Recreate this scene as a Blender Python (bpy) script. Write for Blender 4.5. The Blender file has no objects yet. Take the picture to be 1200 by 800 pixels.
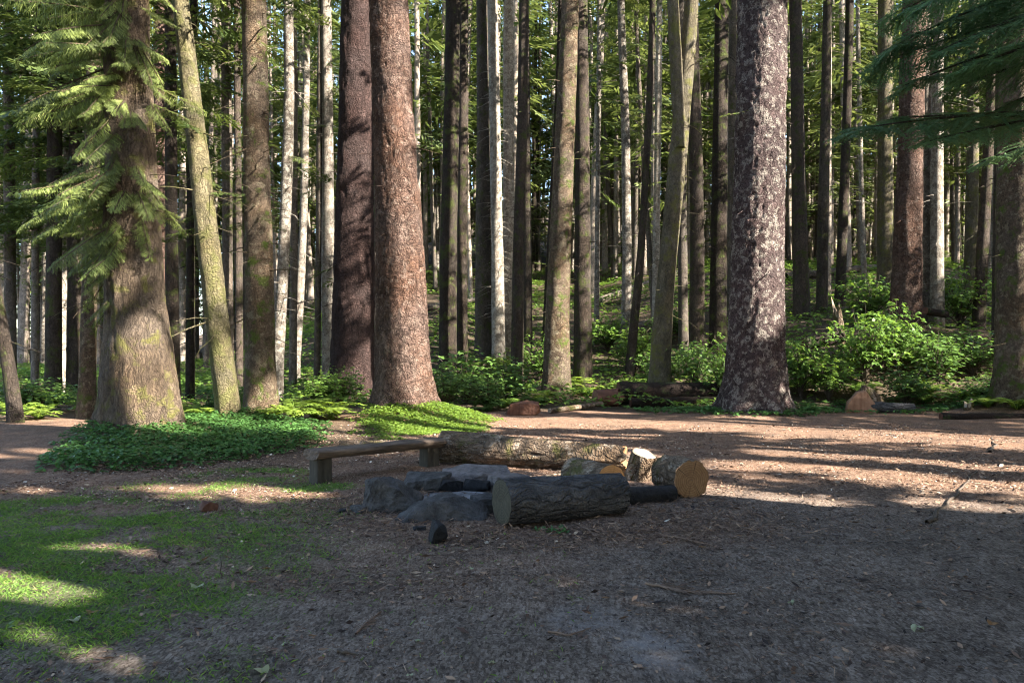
import bpy, bmesh, math, random
import numpy as np
from mathutils import Vector, Matrix

random.seed(7)
RNG = np.random.default_rng(11)
scene = bpy.context.scene
COL = scene.collection
PI = math.pi
F, CX, HY, EYE = 924.0, 600.0, 410.0, 1.6        # focal length, principal column, horizon row of the 1200 px photograph; eye height

# ------------------------------------------------------------------ sun
SUN_EL = math.radians(33)
SUN_H = np.array([0.87, -0.493]); SUN_H /= np.linalg.norm(SUN_H)
S = np.array([SUN_H[0]*math.cos(SUN_EL), SUN_H[1]*math.cos(SUN_EL), math.sin(SUN_EL)])

# ------------------------------------------------------------------ noise
def _hash(ix, iy, iz, seed):
    h = (ix.astype(np.int64)*374761393 + iy.astype(np.int64)*668265263 + iz.astype(np.int64)*2147483647 + seed*144665) & 0xffffffff
    h = ((h ^ (h >> 13))*1274126177) & 0xffffffff
    h = (h ^ (h >> 16)) & 0xffffffff
    return h.astype(np.float64)/4294967295.0
def vnoise(p, seed=0):
    p = np.asarray(p, float); i = np.floor(p); f = p-i; f = f*f*(3-2*f); i = i.astype(np.int64)
    out = 0
    for dx in (0, 1):
        wx = f[:, 0] if dx else 1-f[:, 0]
        for dy in (0, 1):
            wy = f[:, 1] if dy else 1-f[:, 1]
            for dz in (0, 1):
                wz = f[:, 2] if dz else 1-f[:, 2]
                out = out + wx*wy*wz*_hash(i[:, 0]+dx, i[:, 1]+dy, i[:, 2]+dz, seed)
    return out*2-1
def fbm(p, octaves=4, seed=0, gain=.5):
    p = np.asarray(p, float); a, s, t = 1.0, 0, 0
    for k in range(octaves):
        s = s + a*vnoise(p*(2.03**k)+k*17.3, seed+k); t += a; a *= gain
    return s/t
def xy0(x, y, sc=1.0):
    x = np.asarray(x, float).ravel(); y = np.asarray(y, float).ravel()
    return np.stack([x*sc, y*sc, np.zeros_like(x)+.37], 1)
def sstep(a, b, x):
    t = np.clip((np.asarray(x, float)-a)/(b-a), 0, 1); return t*t*(3-2*t)

# ------------------------------------------------------------------ terrain
MOUNDS = [(-6.7, 14.3, .22, 1.5), (-2.5, 18.3, .30, 1.5), (5.9, 19.2, .20, 1.4), (-5.0, 24.8, .25, 1.5), (1.4, 24.8, .2, 1.1), (4.6, 24.5, .2, 1.0), (12.6, 19.6, .25, 1.5), (13., 26., .3, 1.4), (-5.9, 16.3, .15, .9), (-5.5, 17.2, .15, .9)]
def ground_z(x, y):
    x = np.atleast_1d(np.asarray(x, float)).ravel(); y = np.atleast_1d(np.asarray(y, float)).ravel()
    u = np.maximum(0, y-22.0)
    ratio = x/np.maximum(y, 6.0)
    a = .10+.90*sstep(-.40, -.16, ratio)
    hill = .32*(np.sqrt(u*u+100)-10)
    hill = np.where(u > 20, .32*(np.sqrt(20**2+100)-10)+(u-20)*.19, hill)
    z = a*hill
    z = z + 2.0*sstep(4, 11, x)*sstep(20, 26.5, y)*(1-.5*sstep(30, 60, y))
    amp = .035+.30*sstep(20.5, 30, y)
    z = z + amp*fbm(xy0(x, y, .35), 3, 5)
    for mx, my, mh, mr in MOUNDS: z = z + mh*np.exp(-((x-mx)**2+(y-my)**2)/(mr*mr))
    z = z + .020*fbm(xy0(x, y, 1.6), 3, 9)*sstep(40, 15, np.hypot(x, y))
    return z
def gz(x, y): return float(ground_z(x, y)[0])
def depth_of(py): return EYE*F/(py-HY)              # distance of a point of the flat clearing seen at row py
def X(px, d): return (px-CX)/F*d
def Z(py, d): return EYE+(HY-py)*d/F
def G(px, py): d = depth_of(py); return X(px, d), d

# ------------------------------------------------------------------ light pattern wanted from the canopy
def lit_ground(px, py):
    """1 where the photograph shows sun reaching the clearing (px, py: image position of a ground point)"""
    n = fbm(np.stack([px/38., py/9., px*0+3.1], 1), 3, 21)
    n2 = fbm(np.stack([px/90., py/16., px*0+8.1], 1), 2, 33)
    v = np.full(px.shape, -1.0)
    def band(x0, x1, ya, yb, half, soft=.25, nz=.9):
        yc = ya+(yb-ya)*(px-x0)/(x1-x0)
        e = 1-np.abs(py-yc)/half
        e = np.minimum(e, np.minimum((px-x0)/40., (x1-px)/40.)+.2)
        return e+n*nz*soft*2+n2*nz*soft
    def blob(xc, yc, rx, ry, nz=.5):
        return 1-np.hypot((px-xc)/rx, (py-yc)/ry)+n*nz+n2*nz*.6
    for b in (band(540, 900, 495, 499, 7), band(880, 1260, 503, 520, 8), band(860, 1330, 527, 556, 5.5), band(560, 760, 512, 512, 3),
              band(800, 1000, 568, 594, 9), band(960, 1330, 552, 585, 10), band(830, 980, 545, 549, 6), band(1050, 1330, 590, 600, 7)):
        v = np.maximum(v, b)
    for b in (blob(440, 549, 55, 5), blob(20, 534, 70, 5), blob(20, 552, 50, 4), blob(40, 575, 60, 4), blob(235, 577, 150, 13, .7), blob(20, 680, 110, 30), blob(50, 770, 110, 26), blob(120, 640, 80, 8, .8),
              blob(15, 740, 60, 14), blob(670, 528, 70, 9), blob(610, 556, 70, 7), blob(560, 512, 60, 6), blob(745, 535, 45, 12, .3), blob(500, 500, 80, 14, .4), blob(722, 556, 20, 12, .2), blob(390, 505, 50, 12), blob(800, 555, 24, 12, .2)):
        v = np.maximum(v, b)
    return v > 0
LIT = []         # (point, radius): spots on trunks and foliage that the sun reaches
def lit(px, py, d, r): LIT.append((np.array([X(px, d), d, Z(py, d)]), r))
def lit_line(px0, py0, px1, py1, d, r, n):
    for t in np.linspace(0, 1, n):
        if r < .6 and d > 20 and random.random() < .38: continue
        lit(px0+(px1-px0)*t, py0+(py1-py0)*t, d, r)
lit_line(890, 70, 892, 355, 18.8, .75, 11)
lit_line(474, 215, 476, 255, 18.0, .5, 3); lit_line(478, 310, 486, 475, 18.0, .5, 6); lit(460, 45, 18, .45); lit(466, 150, 18, .45); lit(462, 95, 18, .3)
lit(425, 60, 24.4, .4); lit(428, 115, 24.4, .3); lit(428, 175, 24.4, .35); lit(425, 20, 24.4, .3)
lit_line(182, 390, 192, 490, 13.6, .42, 4)
lit_line(232, 185, 250, 330, 16.2, .3, 5); lit(266, 455, 16.2, .35); lit(222, 105, 16.2, .3); lit(262, 425, 16.2, .25)
lit_line(578, 0, 584, 400, 31.5, .45, 12); lit_line(596, 0, 597, 380, 31.5, .4, 12); lit_line(566, 120, 570, 400, 32, .4, 8)
lit_line(338, 40, 328, 470, 22, .4, 11); lit_line(358, 120, 347, 440, 28.7, .35, 9)
lit_line(672, 60, 662, 430, 24.6, .30, 8); lit(690, 140, 27.2, .3)
lit_line(783, 200, 776, 430, 24, .4, 6); lit_line(798, 190, 800, 380, 30, .4, 5)
lit(1068, 110, 25.5, .4); lit(1066, 200, 25.5, .35); lit(1063, 275, 25.5, .4); lit(1075, 25, 25.5, .4)
lit_line(1084, 180, 1083, 340, 27, .4, 5); lit_line(1098, 190, 1098, 375, 27, .5, 6)
lit_line(937, 200, 940, 340, 29.5, .35, 4); lit_line(990, 240, 985, 330, 32, .35, 3)
lit_line(1190, 90, 1192, 330, 20.5, .4, 5)
lit_line(735, 40, 735, 400, 34, .4, 8); lit_line(770, 30, 768, 300, 36, .4, 6); lit_line(77, 290, 73, 450, 26.7, .3, 5)
lit_line(385, 20, 383, 280, 26.6, .4, 6); lit_line(265, 80, 266, 320, 24, .3, 5); lit_line(1140, 270, 1136, 380, 29.5, .4, 3)
for q in ((960, 395), (950, 430), (1090, 420), (1140, 430), (1020, 440), (1100, 380), (1070, 390), (1000, 370), (1035, 355), (1060, 345), (985, 420), (930, 400), (1050, 420), (1120, 400), (1040, 330)): lit(q[0], q[1], 22.6, .6)
for q in ((725, 410), (540, 430), (580, 420), (560, 445), (705, 430), (760, 425), (600, 440), (830, 430), (690, 440), (735, 395), (690, 420), (745, 430), (820, 400), (845, 395), (620, 430), (640, 425)): lit(q[0], q[1], 25, .8)
for q in ((350, 490), (380, 485), (405, 480), (340, 480)): lit(q[0], q[1], 17, .75)
for q in ((460, 495), (500, 490), (530, 485), (555, 490), (480, 505)): lit(q[0], q[1], 16.8, .7)
for q in ((30, 500), (50, 495), (250, 485), (1190, 468), (1170, 475), (210, 520), (150, 525), (330, 525)): lit(q[0], q[1], 18.4 if q[0] < 60 else 15.5 if q[0] < 400 else 20, .45)
for q in ((70, 60), (120, 55), (40, 150), (110, 160), (90, 225), (20, 270), (170, 280), (150, 60), (60, 380), (240, 360)): lit(q[0], q[1], 13.0, .34)
lit_line(625, 524, 735, 526, 10.4, .28, 5); lit(722, 553, 8.5, .28); lit(805, 548, 8.6, .25); lit(748, 540, 9.6, .25)
lit_line(196, 400, 206, 500, 13.5, .34, 4)
LP = np.array([p for p, r in LIT]); LR = np.array([r for p, r in LIT])

def sun_keep(c):
    """which foliage sprays (centres c) may stay without shading a spot the photograph shows in the sun"""
    keep = np.ones(len(c), bool)
    g = c - S*(c[:, 2:3]/S[2])
    sel = (g[:, 1] > 2.0) & (g[:, 1] < 20.5) & (np.abs(g[:, 0]) < 22)
    if sel.any():
        px = CX+F*g[sel, 0]/g[sel, 1]; py = HY+F*EYE/g[sel, 1]
        keep[np.nonzero(sel)[0][lit_ground(px, py)]] = False
    for p, r in zip(LP, LR):
        v = c-p; t = v@S
        d2 = (v*v).sum(1)-t*t
        keep[(t > .9) & (t < 60) & (d2 < (r+.12)**2)] = False
    return keep

# ------------------------------------------------------------------ mesh helpers
class MB:
    """collects quads / triangles with a tint per face; build() links them as ONE mesh object"""
    def __init__(self): self.v, self.f, self.t, self.n = [], [], [], 0
    def quads(self, V, tint=None):                       # V: (N,4,3)
        V = np.asarray(V, float); n = len(V)
        if not n: return
        self.v.append(V.reshape(-1, 3)); self.f.append((np.arange(n*4).reshape(n, 4)+self.n)); self.n += n*4
        self.t.append(np.broadcast_to(np.full(n, .5) if tint is None else np.asarray(tint, float), (n,)))
    def grid(self, V, f, tint=.5):
        V = np.asarray(V, float); f = np.asarray(f, int)
        self.v.append(V); self.f.append(f+self.n); self.n += len(V); self.t.append(np.broadcast_to(np.asarray(tint, float), (len(f),)))
    def tube(self, P, R, seg=6, tint=.5, cap=False):
        P = np.asarray(P, float); R = np.asarray(R, float); n = len(P)
        T = np.gradient(P, axis=0); T /= np.linalg.norm(T, axis=1, keepdims=True)+1e-9
        ref = np.array([0, 0, 1.]) if abs(T[0, 2]) < .8 else np.array([1., 0, 0])
        A = np.cross(T, ref); A /= np.linalg.norm(A, axis=1, keepdims=True)+1e-9
        B = np.cross(T, A)
        th = np.linspace(0, 2*PI, seg, endpoint=False)
        V = P[:, None]+R[:, None, None]*(np.cos(th)[None, :, None]*A[:, None]+np.sin(th)[None, :, None]*B[:, None])
        i = np.arange(n-1)[:, None]*seg; j = np.arange(seg)[None]; k = (j+1) % seg
        f = np.stack([i+j, i+k, i+seg+k, i+seg+j], -1).reshape(-1, 4)
        self.grid(V.reshape(-1, 3), f, tint)
    def arrays(self): return np.concatenate(self.v), np.concatenate(self.f), np.concatenate(self.t)
    def build(self, name, mat, parent=None, smooth=False, loc=None):
        V, Fc, T = self.arrays()
        if loc is not None: V = V-np.asarray(loc, float)
        return link_mesh(name, V, Fc, T, mat, parent, smooth, loc)
def link_mesh(name, V, Fc, T, mat, parent=None, smooth=False, loc=None):
    me = bpy.data.meshes.new(name)
    n, k = Fc.shape
    me.vertices.add(len(V)); me.vertices.foreach_set('co', np.ascontiguousarray(V, np.float32).ravel())
    me.loops.add(n*k); me.loops.foreach_set('vertex_index', Fc.astype(np.int32).ravel())
    me.polygons.add(n); me.polygons.foreach_set('loop_start', np.arange(0, n*k, k, dtype=np.int32))
    me.update(calc_edges=True); me.validate()
    if T is not None and len(me.polygons) == n:
        at = me.attributes.new('tint', 'FLOAT', 'FACE'); at.data.foreach_set('value', np.ascontiguousarray(T, np.float32))
    if smooth: me.polygons.foreach_set('use_smooth', np.ones(len(me.polygons), bool))
    me.materials.append(mat)
    o = bpy.data.objects.new(name, me); COL.objects.link(o)
    if parent is not None: o.parent = parent
    if loc is not None and parent is None: o.location = loc
    return o
def tag(o, label=None, cat=None, group=None, kind=None):
    for k, v in (('label', label), ('category', cat), ('group', group), ('kind', kind)):
        if v: o[k] = v
    return o
def thing(name, label, cat, loc, group=None, rz=0.0):
    o = bpy.data.objects.new(name, None); COL.objects.link(o); o.location = loc; o.rotation_euler = (0, 0, rz)
    o.empty_display_size = .2
    return tag(o, label, cat, group)
def from_bm(name, bm, mat, parent=None, smooth=False):
    me = bpy.data.meshes.new(name); bm.to_mesh(me); bm.free()
    if smooth:
        for p in me.polygons: p.use_smooth = True
    me.materials.append(mat); o = bpy.data.objects.new(name, me); COL.objects.link(o)
    if parent is not None: o.parent = parent
    return o

# diamonds: narrow four-cornered leaf blades
def diamonds(B, D, L, W, N=None, fat=.45, droop=0.0):
    """B base points, D unit directions, L lengths, W half widths, N up vectors -> (n,4,3)"""
    B = np.asarray(B, float); D = np.asarray(D, float); n = len(B)
    L = np.broadcast_to(np.asarray(L, float), (n,))[:, None]; W = np.broadcast_to(np.asarray(W, float), (n,))[:, None]
    if N is None: N = np.array([0, 0, 1.])+RNG.normal(0, .35, (n, 3))
    side = np.cross(D, N); side /= np.linalg.norm(side, axis=1, keepdims=True)+1e-9
    tip = B+D*L; tip[:, 2] -= droop*L[:, 0]
    mid = B+D*L*fat
    return np.stack([B, mid+side*W, tip, mid-side*W], 1)
def unit(v): v = np.asarray(v, float); return v/(np.linalg.norm(v, axis=-1, keepdims=True)+1e-9)

# ------------------------------------------------------------------ materials
def new_mat(name):
    m = bpy.data.materials.new(name); m.use_nodes = True; nt = m.node_tree; nt.nodes.clear()
    out = nt.nodes.new('ShaderNodeOutputMaterial')
    return m, nt, out
class N:
    def __init__(s, nt): s.nt = nt
    def __call__(s, t, **kw):
        n = s.nt.nodes.new('ShaderNode'+t)
        for k, v in kw.items(): setattr(n, k, v)
        return n
    def link(s, a, b): s.nt.links.new(a, b)
    def val(s, sock, v):
        if hasattr(v, 'is_output') or isinstance(v, bpy.types.NodeSocket): s.link(v, sock)
        else: sock.default_value = v
    def math(s, op, a, b=None, c=None, clamp=False):
        n = s('Math', operation=op); n.use_clamp = clamp; s.val(n.inputs[0], a)
        if b is not None: s.val(n.inputs[1], b)
        if c is not None: s.val(n.inputs[2], c)
        return n.outputs[0]
    def mix(s, fac, a, b, blend='MIX'):
        n = s('Mix', data_type='RGBA', blend_type=blend); s.val(n.inputs[0], fac); s.val(n.inputs[6], a); s.val(n.inputs[7], b); return n.outputs[2]
    def noise(s, vec, scale, detail=4, rough=.55, out=0):
        n = s('TexNoise'); s.link(vec, n.inputs['Vector']); n.inputs['Scale'].default_value = scale; n.inputs['Detail'].default_value = detail; n.inputs['Roughness'].default_value = rough; return n.outputs[out]
    def voro(s, vec, scale, feature='F1', out='Distance', rand=1.0):
        n = s('TexVoronoi', feature=feature); s.link(vec, n.inputs['Vector']); n.inputs['Scale'].default_value = scale; n.inputs['Randomness'].default_value = rand; return n.outputs[out]
    def ramp(s, fac, *stops):
        n = s('ValToRGB'); s.link(fac, n.inputs[0]); e = n.color_ramp.elements
        while len(e) < len(stops): e.new(.5)
        for k, (p, c) in enumerate(stops): e[k].position = p; e[k].color = (*c, 1) if len(c) == 3 else c
        return n.outputs[0]
    def mapr(s, v, a, b, c=0., d=1.):
        n = s('MapRange'); s.link(v, n.inputs[0])
        for k, q in enumerate((a, b, c, d)): n.inputs[k+1].default_value = q
        return n.outputs[0]
    def vscale(s, vec, sx, sy, sz):
        n = s('Mapping'); s.link(vec, n.inputs[0]); n.inputs['Scale'].default_value = (sx, sy, sz); return n.outputs[0]
    def bump(s, h, strength, dist, normal=None):
        n = s('Bump'); n.inputs['Strength'].default_value = strength; n.inputs['Distance'].default_value = dist; s.link(h, n.inputs['Height'])
        if normal is not None: s.link(normal, n.inputs['Normal'])
        return n.outputs[0]
    def bsdf(s, col, rough=.9, normal=None, spec=.2):
        b = s('BsdfPrincipled'); s.val(b.inputs['Base Color'], col); s.val(b.inputs['Roughness'], rough); b.inputs['Specular IOR Level'].default_value = spec
        if normal is not None: s.link(normal, b.inputs['Normal'])
        return b.outputs[0]
def rgb(r, g, b): return (r, g, b, 1)

def bark(name, plate, deep, scale=9., stretch=.35, relief=.03, moss=0., moss_col=(.09, .12, .025), lichen=0., lichen_col=(.45, .44, .38), flakes=0., hue=.15, warp=1.3):
    m, nt, out = new_mat(name); n = N(nt)
    co = n('TexCoord').outputs['Object']
    oi = n('ObjectInfo').outputs['Random']
    wob = n.noise(co, 2.2, 2)
    v = n('VectorMath', operation='ADD'); n.link(co, v.inputs[0])
    cm = n('Combine' 'XYZ'); k = n.math('MULTIPLY', wob, .25); n.link(k, cm.inputs[0]); n.link(k, cm.inputs[1]); n.link(n.math('MULTIPLY', oi, 37.), cm.inputs[2])
    n.link(cm.outputs[0], v.inputs[1]); p = v.outputs[0]
    w2 = n('VectorMath', operation='SCALE'); n.link(n.noise(p, scale*1.1, 3, .6, 1), w2.inputs[0]); w2.inputs['Scale'].default_value = warp/scale
    v2 = n('VectorMath', operation='ADD'); n.link(p, v2.inputs[0]); n.link(w2.outputs[0], v2.inputs[1])
    ps = n.vscale(v2.outputs[0], 1, 1, stretch); scale = scale*1.35
    edge = n.voro(ps, scale, 'DISTANCE_TO_EDGE')
    plates = n.mapr(edge, 0, .13)
    cell = n.voro(ps, scale, 'F1', 'Color')
    fine = n.noise(ps, scale*5, 5, .7)
    big = n.noise(p, 1.1, 3)
    med = n.noise(ps, scale*1.4, 4, .65)
    fl = n.voro(p, scale*3.2, 'F1', 'Distance')
    tone = n.math('ADD', n.math('MULTIPLY', med, .75), n.math('MULTIPLY', fine, .5))
    c = n.mix(n.mapr(tone, .42, .82), rgb(*deep), rgb(*plate))
    bw = n('SeparateColor'); n.link(cell, bw.inputs[0])
    c = n.mix(n.math('MULTIPLY', bw.outputs[0], .35), c, rgb(*[min(1, x*1.5) for x in plate]))
    c = n.mix(n.mapr(plates, 0, 1, .42, 0), c, rgb(*deep))
    patch = n.math('ADD', n.noise(n.vscale(p, 1, 1, .5), 1.3, 4, .6), n.math('MULTIPLY', n.noise(n.vscale(p, 1, 1, .3), 6., 3, .6), .6))
    hsv = n('HueSaturation'); n.link(c, hsv.inputs['Color']); n.link(n.math('MULTIPLY', n.mapr(oi, 0, 1, 1-hue*2, 1+hue*1.6), n.mapr(patch, .55, 1.05, .55, 1.3)), hsv.inputs['Value']); n.link(n.mapr(big, .3, .7, .8, 1.15), hsv.inputs['Saturation']); c = hsv.outputs[0]
    if lichen:
        lm = n.math('MULTIPLY', n.mapr(n.noise(p, 6, 5, .7), .62-lichen*.28, .68-lichen*.24), n.mapr(fine, .35, .6))
        c = n.mix(lm, c, rgb(*lichen_col))
    if flakes:
        fm = n.mapr(n.noise(ps, scale*2.2, 3, .6), .56, .62)
        c = n.mix(n.math('MULTIPLY', fm, flakes), c, rgb(*[x*.35 for x in deep]))
    if moss:
        mm = n.mapr(n.math('ADD', n.noise(p, 3.2, 5, .65), n.math('MULTIPLY', fine, .25)), .78-moss*.38, .86-moss*.30)
        mc = n.mix(n.noise(p, 25, 3), rgb(*[x*.6 for x in moss_col]), rgb(*[x*1.35 for x in moss_col]))
        c = n.mix(mm, c, mc)
    h = n.math('ADD', n.math('MULTIPLY', plates, .45), n.math('ADD', n.math('MULTIPLY', med, .9), n.math('MULTIPLY', fine, .35)))
    h = n.math('ADD', h, n.math('MULTIPLY', fl, -.5))
    nb = n.bump(h, 1.0, relief)
    n.link(n.bsdf(c, .92, nb, .12), out.inputs[0])
    return m
BARK = {
    'red':   bark('bark_reddish', (.165, .100, .074), (.034, .021, .017), 8, .6, .09, lichen=.35, lichen_col=(.24, .175, .14), flakes=.5, hue=.05),
    'darkred': bark('bark_dark_reddish', (.066, .042, .037), (.025, .016, .015), 8, .6, .07, flakes=.5, hue=.05),
    'pale':  bark('bark_pale_scaly', (.165, .118, .110), (.040, .026, .027), 10, .75, .11, lichen=.40, lichen_col=(.46, .41, .35), flakes=.8, hue=.03),
    'old':   bark('bark_old_spruce', (.165, .12, .082), (.042, .03, .022), 13, .30, .05, moss=.32, moss_col=(.125, .115, .04), hue=.02),
    'moss':  bark('bark_mossy', (.19, .16, .09), (.05, .042, .024), 10, .5, .04, moss=.44, moss_col=(.105, .10, .04), hue=.1),
    'olive': bark('bark_olive', (.165, .14, .095), (.042, .035, .024), 11, .5, .04, moss=.38, moss_col=(.12, .115, .04), hue=.12),
    'brown': bark('bark_brown_scaly', (.17, .12, .08), (.035, .026, .018), 12, .8, .06, lichen=.3, lichen_col=(.26, .22, .15), moss=.3, hue=.15),
    'grey':  bark('bark_grey', (.16, .128, .10), (.04, .033, .028), 11, .5, .05, moss=.3, moss_col=(.08, .09, .03), hue=.22),
    'dark':  bark('bark_dark', (.085, .064, .050), (.022, .018, .015), 11, .5, .05, moss=.35, moss_col=(.06, .07, .022), hue=.2),
    'light': bark('bark_light', (.25, .21, .17), (.07, .055, .043), 12, .6, .04, lichen=.5, lichen_col=(.40, .37, .31), flakes=.5, hue=.15),
    'birchy': bark('bark_cream', (.36, .31, .25), (.11, .085, .065), 12, .5, .035, lichen=.5, lichen_col=(.48, .44, .37), flakes=.35, hue=.08),
    'far':   bark('bark_far', (.25, .205, .165), (.045, .037, .031), 9, .5, .015, moss=.2, hue=.3),
}
def foliage(name, dark, light, trans=.35, rough=.55, tip=None, tipw=0.):
    m, nt, out = new_mat(name); n = N(nt)
    at = n('Attribute', attribute_name='tint').outputs['Fac']
    oi = n('ObjectInfo').outputs['Random']
    big = n.noise(n('TexCoord').outputs['Object'], .9, 2)
    f = n.math('ADD', at, n.math('ADD', n.mapr(big, .3, .7, -.2, .2), n.mapr(oi, 0, 1, -.12, .12)), clamp=True)
    c = n.mix(f, rgb(*dark), rgb(*light))
    if tip: c = n.mix(n.mapr(f, 1-tipw, 1), c, rgb(*tip))
    b = n('BsdfPrincipled'); n.link(c, b.inputs['Base Color']); b.inputs['Roughness'].default_value = rough; b.inputs['Specular IOR Level'].default_value = .25
    t = n('BsdfTranslucent'); hs = n('HueSaturation'); n.link(c, hs.inputs['Color']); hs.inputs['Hue'].default_value = .485; hs.inputs['Saturation'].default_value = 1.1; hs.inputs['Value'].default_value = 1.5; n.link(hs.outputs[0], t.inputs['Color'])
    ms = n('MixShader'); ms.inputs[0].default_value = trans; n.link(b.outputs[0], ms.inputs[1]); n.link(t.outputs[0], ms.inputs[2]); n.link(ms.outputs[0], out.inputs[0])
    return m
FOL = {
    'spruce': foliage('needles_spruce', (.035, .058, .016), (.115, .15, .04)),
    'sunny':  foliage('needles_yellow_green', (.045, .07, .02), (.155, .19, .058)),
    'deep':   foliage('needles_blue_green', (.05, .095, .042), (.13, .22, .085), .4),
    'old':    foliage('needles_old_spruce', (.055, .07, .024), (.18, .225, .06), tip=(.30, .36, .11), tipw=.3),
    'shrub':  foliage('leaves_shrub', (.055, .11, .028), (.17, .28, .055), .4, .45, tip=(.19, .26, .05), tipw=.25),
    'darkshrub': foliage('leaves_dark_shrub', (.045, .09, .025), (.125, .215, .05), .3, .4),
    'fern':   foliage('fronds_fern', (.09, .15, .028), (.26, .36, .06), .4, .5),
    'cover':  foliage('leaves_ground_cover', (.025, .07, .02), (.09, .19, .05), .3, .4),
    'clover': foliage('leaves_clover', (.07, .13, .025), (.19, .28, .05), .4, .5),
    'grass':  foliage('blades_grass', (.06, .125, .026), (.18, .30, .055), .35, .6, tip=(.26, .25, .09), tipw=.15),
}
def litter_mat():
    m, nt, out = new_mat('needle_litter'); n = N(nt)
    at = n('Attribute', attribute_name='tint').outputs['Fac']
    c = n.ramp(at, (0, (.020, .015, .014)), (.28, (.075, .048, .038)), (.55, (.20, .125, .085)), (.78, (.29, .19, .125)), (.93, (.40, .30, .21)), (1, (.52, .46, .38)))
    n.link(n.bsdf(c, .85, None, .2), out.inputs[0]); return m
M_LITTER = litter_mat()
def wood_mat(name, a, b, ringscale=0., rough=.8, crack=.3, relief=.006, stretch=(1, 1, .12), scale=22.):
    m, nt, out = new_mat(name); n = N(nt)
    co = n('TexCoord').outputs['Object']
    p = n.vscale(co, *stretch)
    g = n.noise(p, scale, 5, .65); g2 = n.noise(co, 3., 4)
    f = n.math('ADD', n.math('MULTIPLY', g, .8), n.math('MULTIPLY', g2, .4))
    c = n.mix(n.mapr(f, .40, .85), rgb(*a), rgb(*b))
    h = g
    if ringscale:
        ln = n('VectorMath', operation='LENGTH'); wv = n('VectorMath', operation='ADD'); n.link(n.vscale(co, 1, 1, 0), wv.inputs[0])
        nz = n.noise(co, 7, 3, .6, 1); sc = n('VectorMath', operation='SCALE'); n.link(nz, sc.inputs[0]); sc.inputs['Scale'].default_value = .03; n.link(sc.outputs[0], wv.inputs[1]); n.link(wv.outputs[0], ln.inputs[0])
        w = n.math('SINE', n.math('MULTIPLY', ln.outputs['Value'], ringscale))
        c = n.mix(n.mapr(w, .2, 1, 0, .55), c, rgb(*[x*.6 for x in a]))
        rad = n('TexGradient', gradient_type='RADIAL'); n.link(co, rad.inputs[0])
        cr = n.noise(rad.outputs['Color'], 40, 2)
        c = n.mix(n.math('MULTIPLY', n.mapr(cr, .60, .65), crack), c, rgb(*[x*.25 for x in a]))
    n.link(n.bsdf(c, rough, n.bump(h, .8, relief), .2), out.inputs[0]); return m
W_FRESH = wood_mat('sawn_fresh_orange', (.50, .23, .085), (.70, .38, .16), 330., crack=.35)
W_OLD = wood_mat('sawn_weathered', (.16, .088, .043), (.30, .178, .092), 260., crack=1.)
W_GREY = wood_mat('sawn_grey', (.032, .028, .020), (.085, .075, .05), 260., crack=.9)
W_RED = wood_mat('rotten_red_wood', (.045, .020, .014), (.15, .072, .046), 0, relief=.02, scale=14)
W_REDFACE = wood_mat('broken_red_face', (.15, .075, .045), (.31, .18, .115), 0, relief=.02, scale=14)
W_BENCH = wood_mat('weathered_bench', (.028, .021, .017), (.20, .15, .115), 0, relief=.04, stretch=(.08, 1, 1), scale=26)
W_LEG = wood_mat('bench_leg_wood', (.022, .019, .015), (.075, .065, .05), 0, relief=.01, scale=20)
W_TAN = wood_mat('pale_bare_wood', (.24, .18, .12), (.42, .34, .25), 0, relief=.01, scale=20)
B_LOG = bark('log_bark_dark', (.12, .115, .115), (.017, .016, .018), 9, .22, .05, hue=.03, warp=.35)
B_LOGB = bark('log_bark_brown', (.22, .15, .098), (.035, .026, .018), 10, .35, .055, moss=.3, moss_col=(.09, .085, .03), lichen=.3, lichen_col=(.38, .31, .24), hue=.03, warp=.6)
B_ROT = bark('log_bark_rotten', (.030, .020, .015), (.012, .009, .008), 7, .3, .03, moss=.25, moss_col=(.035, .05, .018), hue=.03)
def rock_mat(name, a, b, sc=5.):
    m, nt, out = new_mat(name); n = N(nt); co = n('TexCoord').outputs['Object']
    g = n.noise(co, sc, 6, .65); g2 = n.noise(co, sc*9, 4, .6)
    c = n.mix(n.mapr(n.math('ADD', g, n.math('MULTIPLY', g2, .4)), .5, .95), rgb(*a), rgb(*b))
    h = n.math('ADD', g, n.math('MULTIPLY', g2, .35))
    n.link(n.bsdf(c, .8, n.bump(h, 1., .05), .3), out.inputs[0]); return m
R_DARK = rock_mat('basalt_dark', (.013, .0125, .013), (.105, .099, .098), 7.)
R_GREY = rock_mat('rock_grey_pink', (.06, .053, .053), (.25, .215, .205), 7.)
R_CHAR = rock_mat('charcoal', (.005, .005, .006), (.020, .021, .026), 12.)
R_ASH = rock_mat('ash', (.05, .048, .05), (.30, .29, .30), 8.)
M_TWIG = wood_mat('twig_wood', (.035, .027, .022), (.11, .085, .065), 0, relief=.002)

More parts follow.
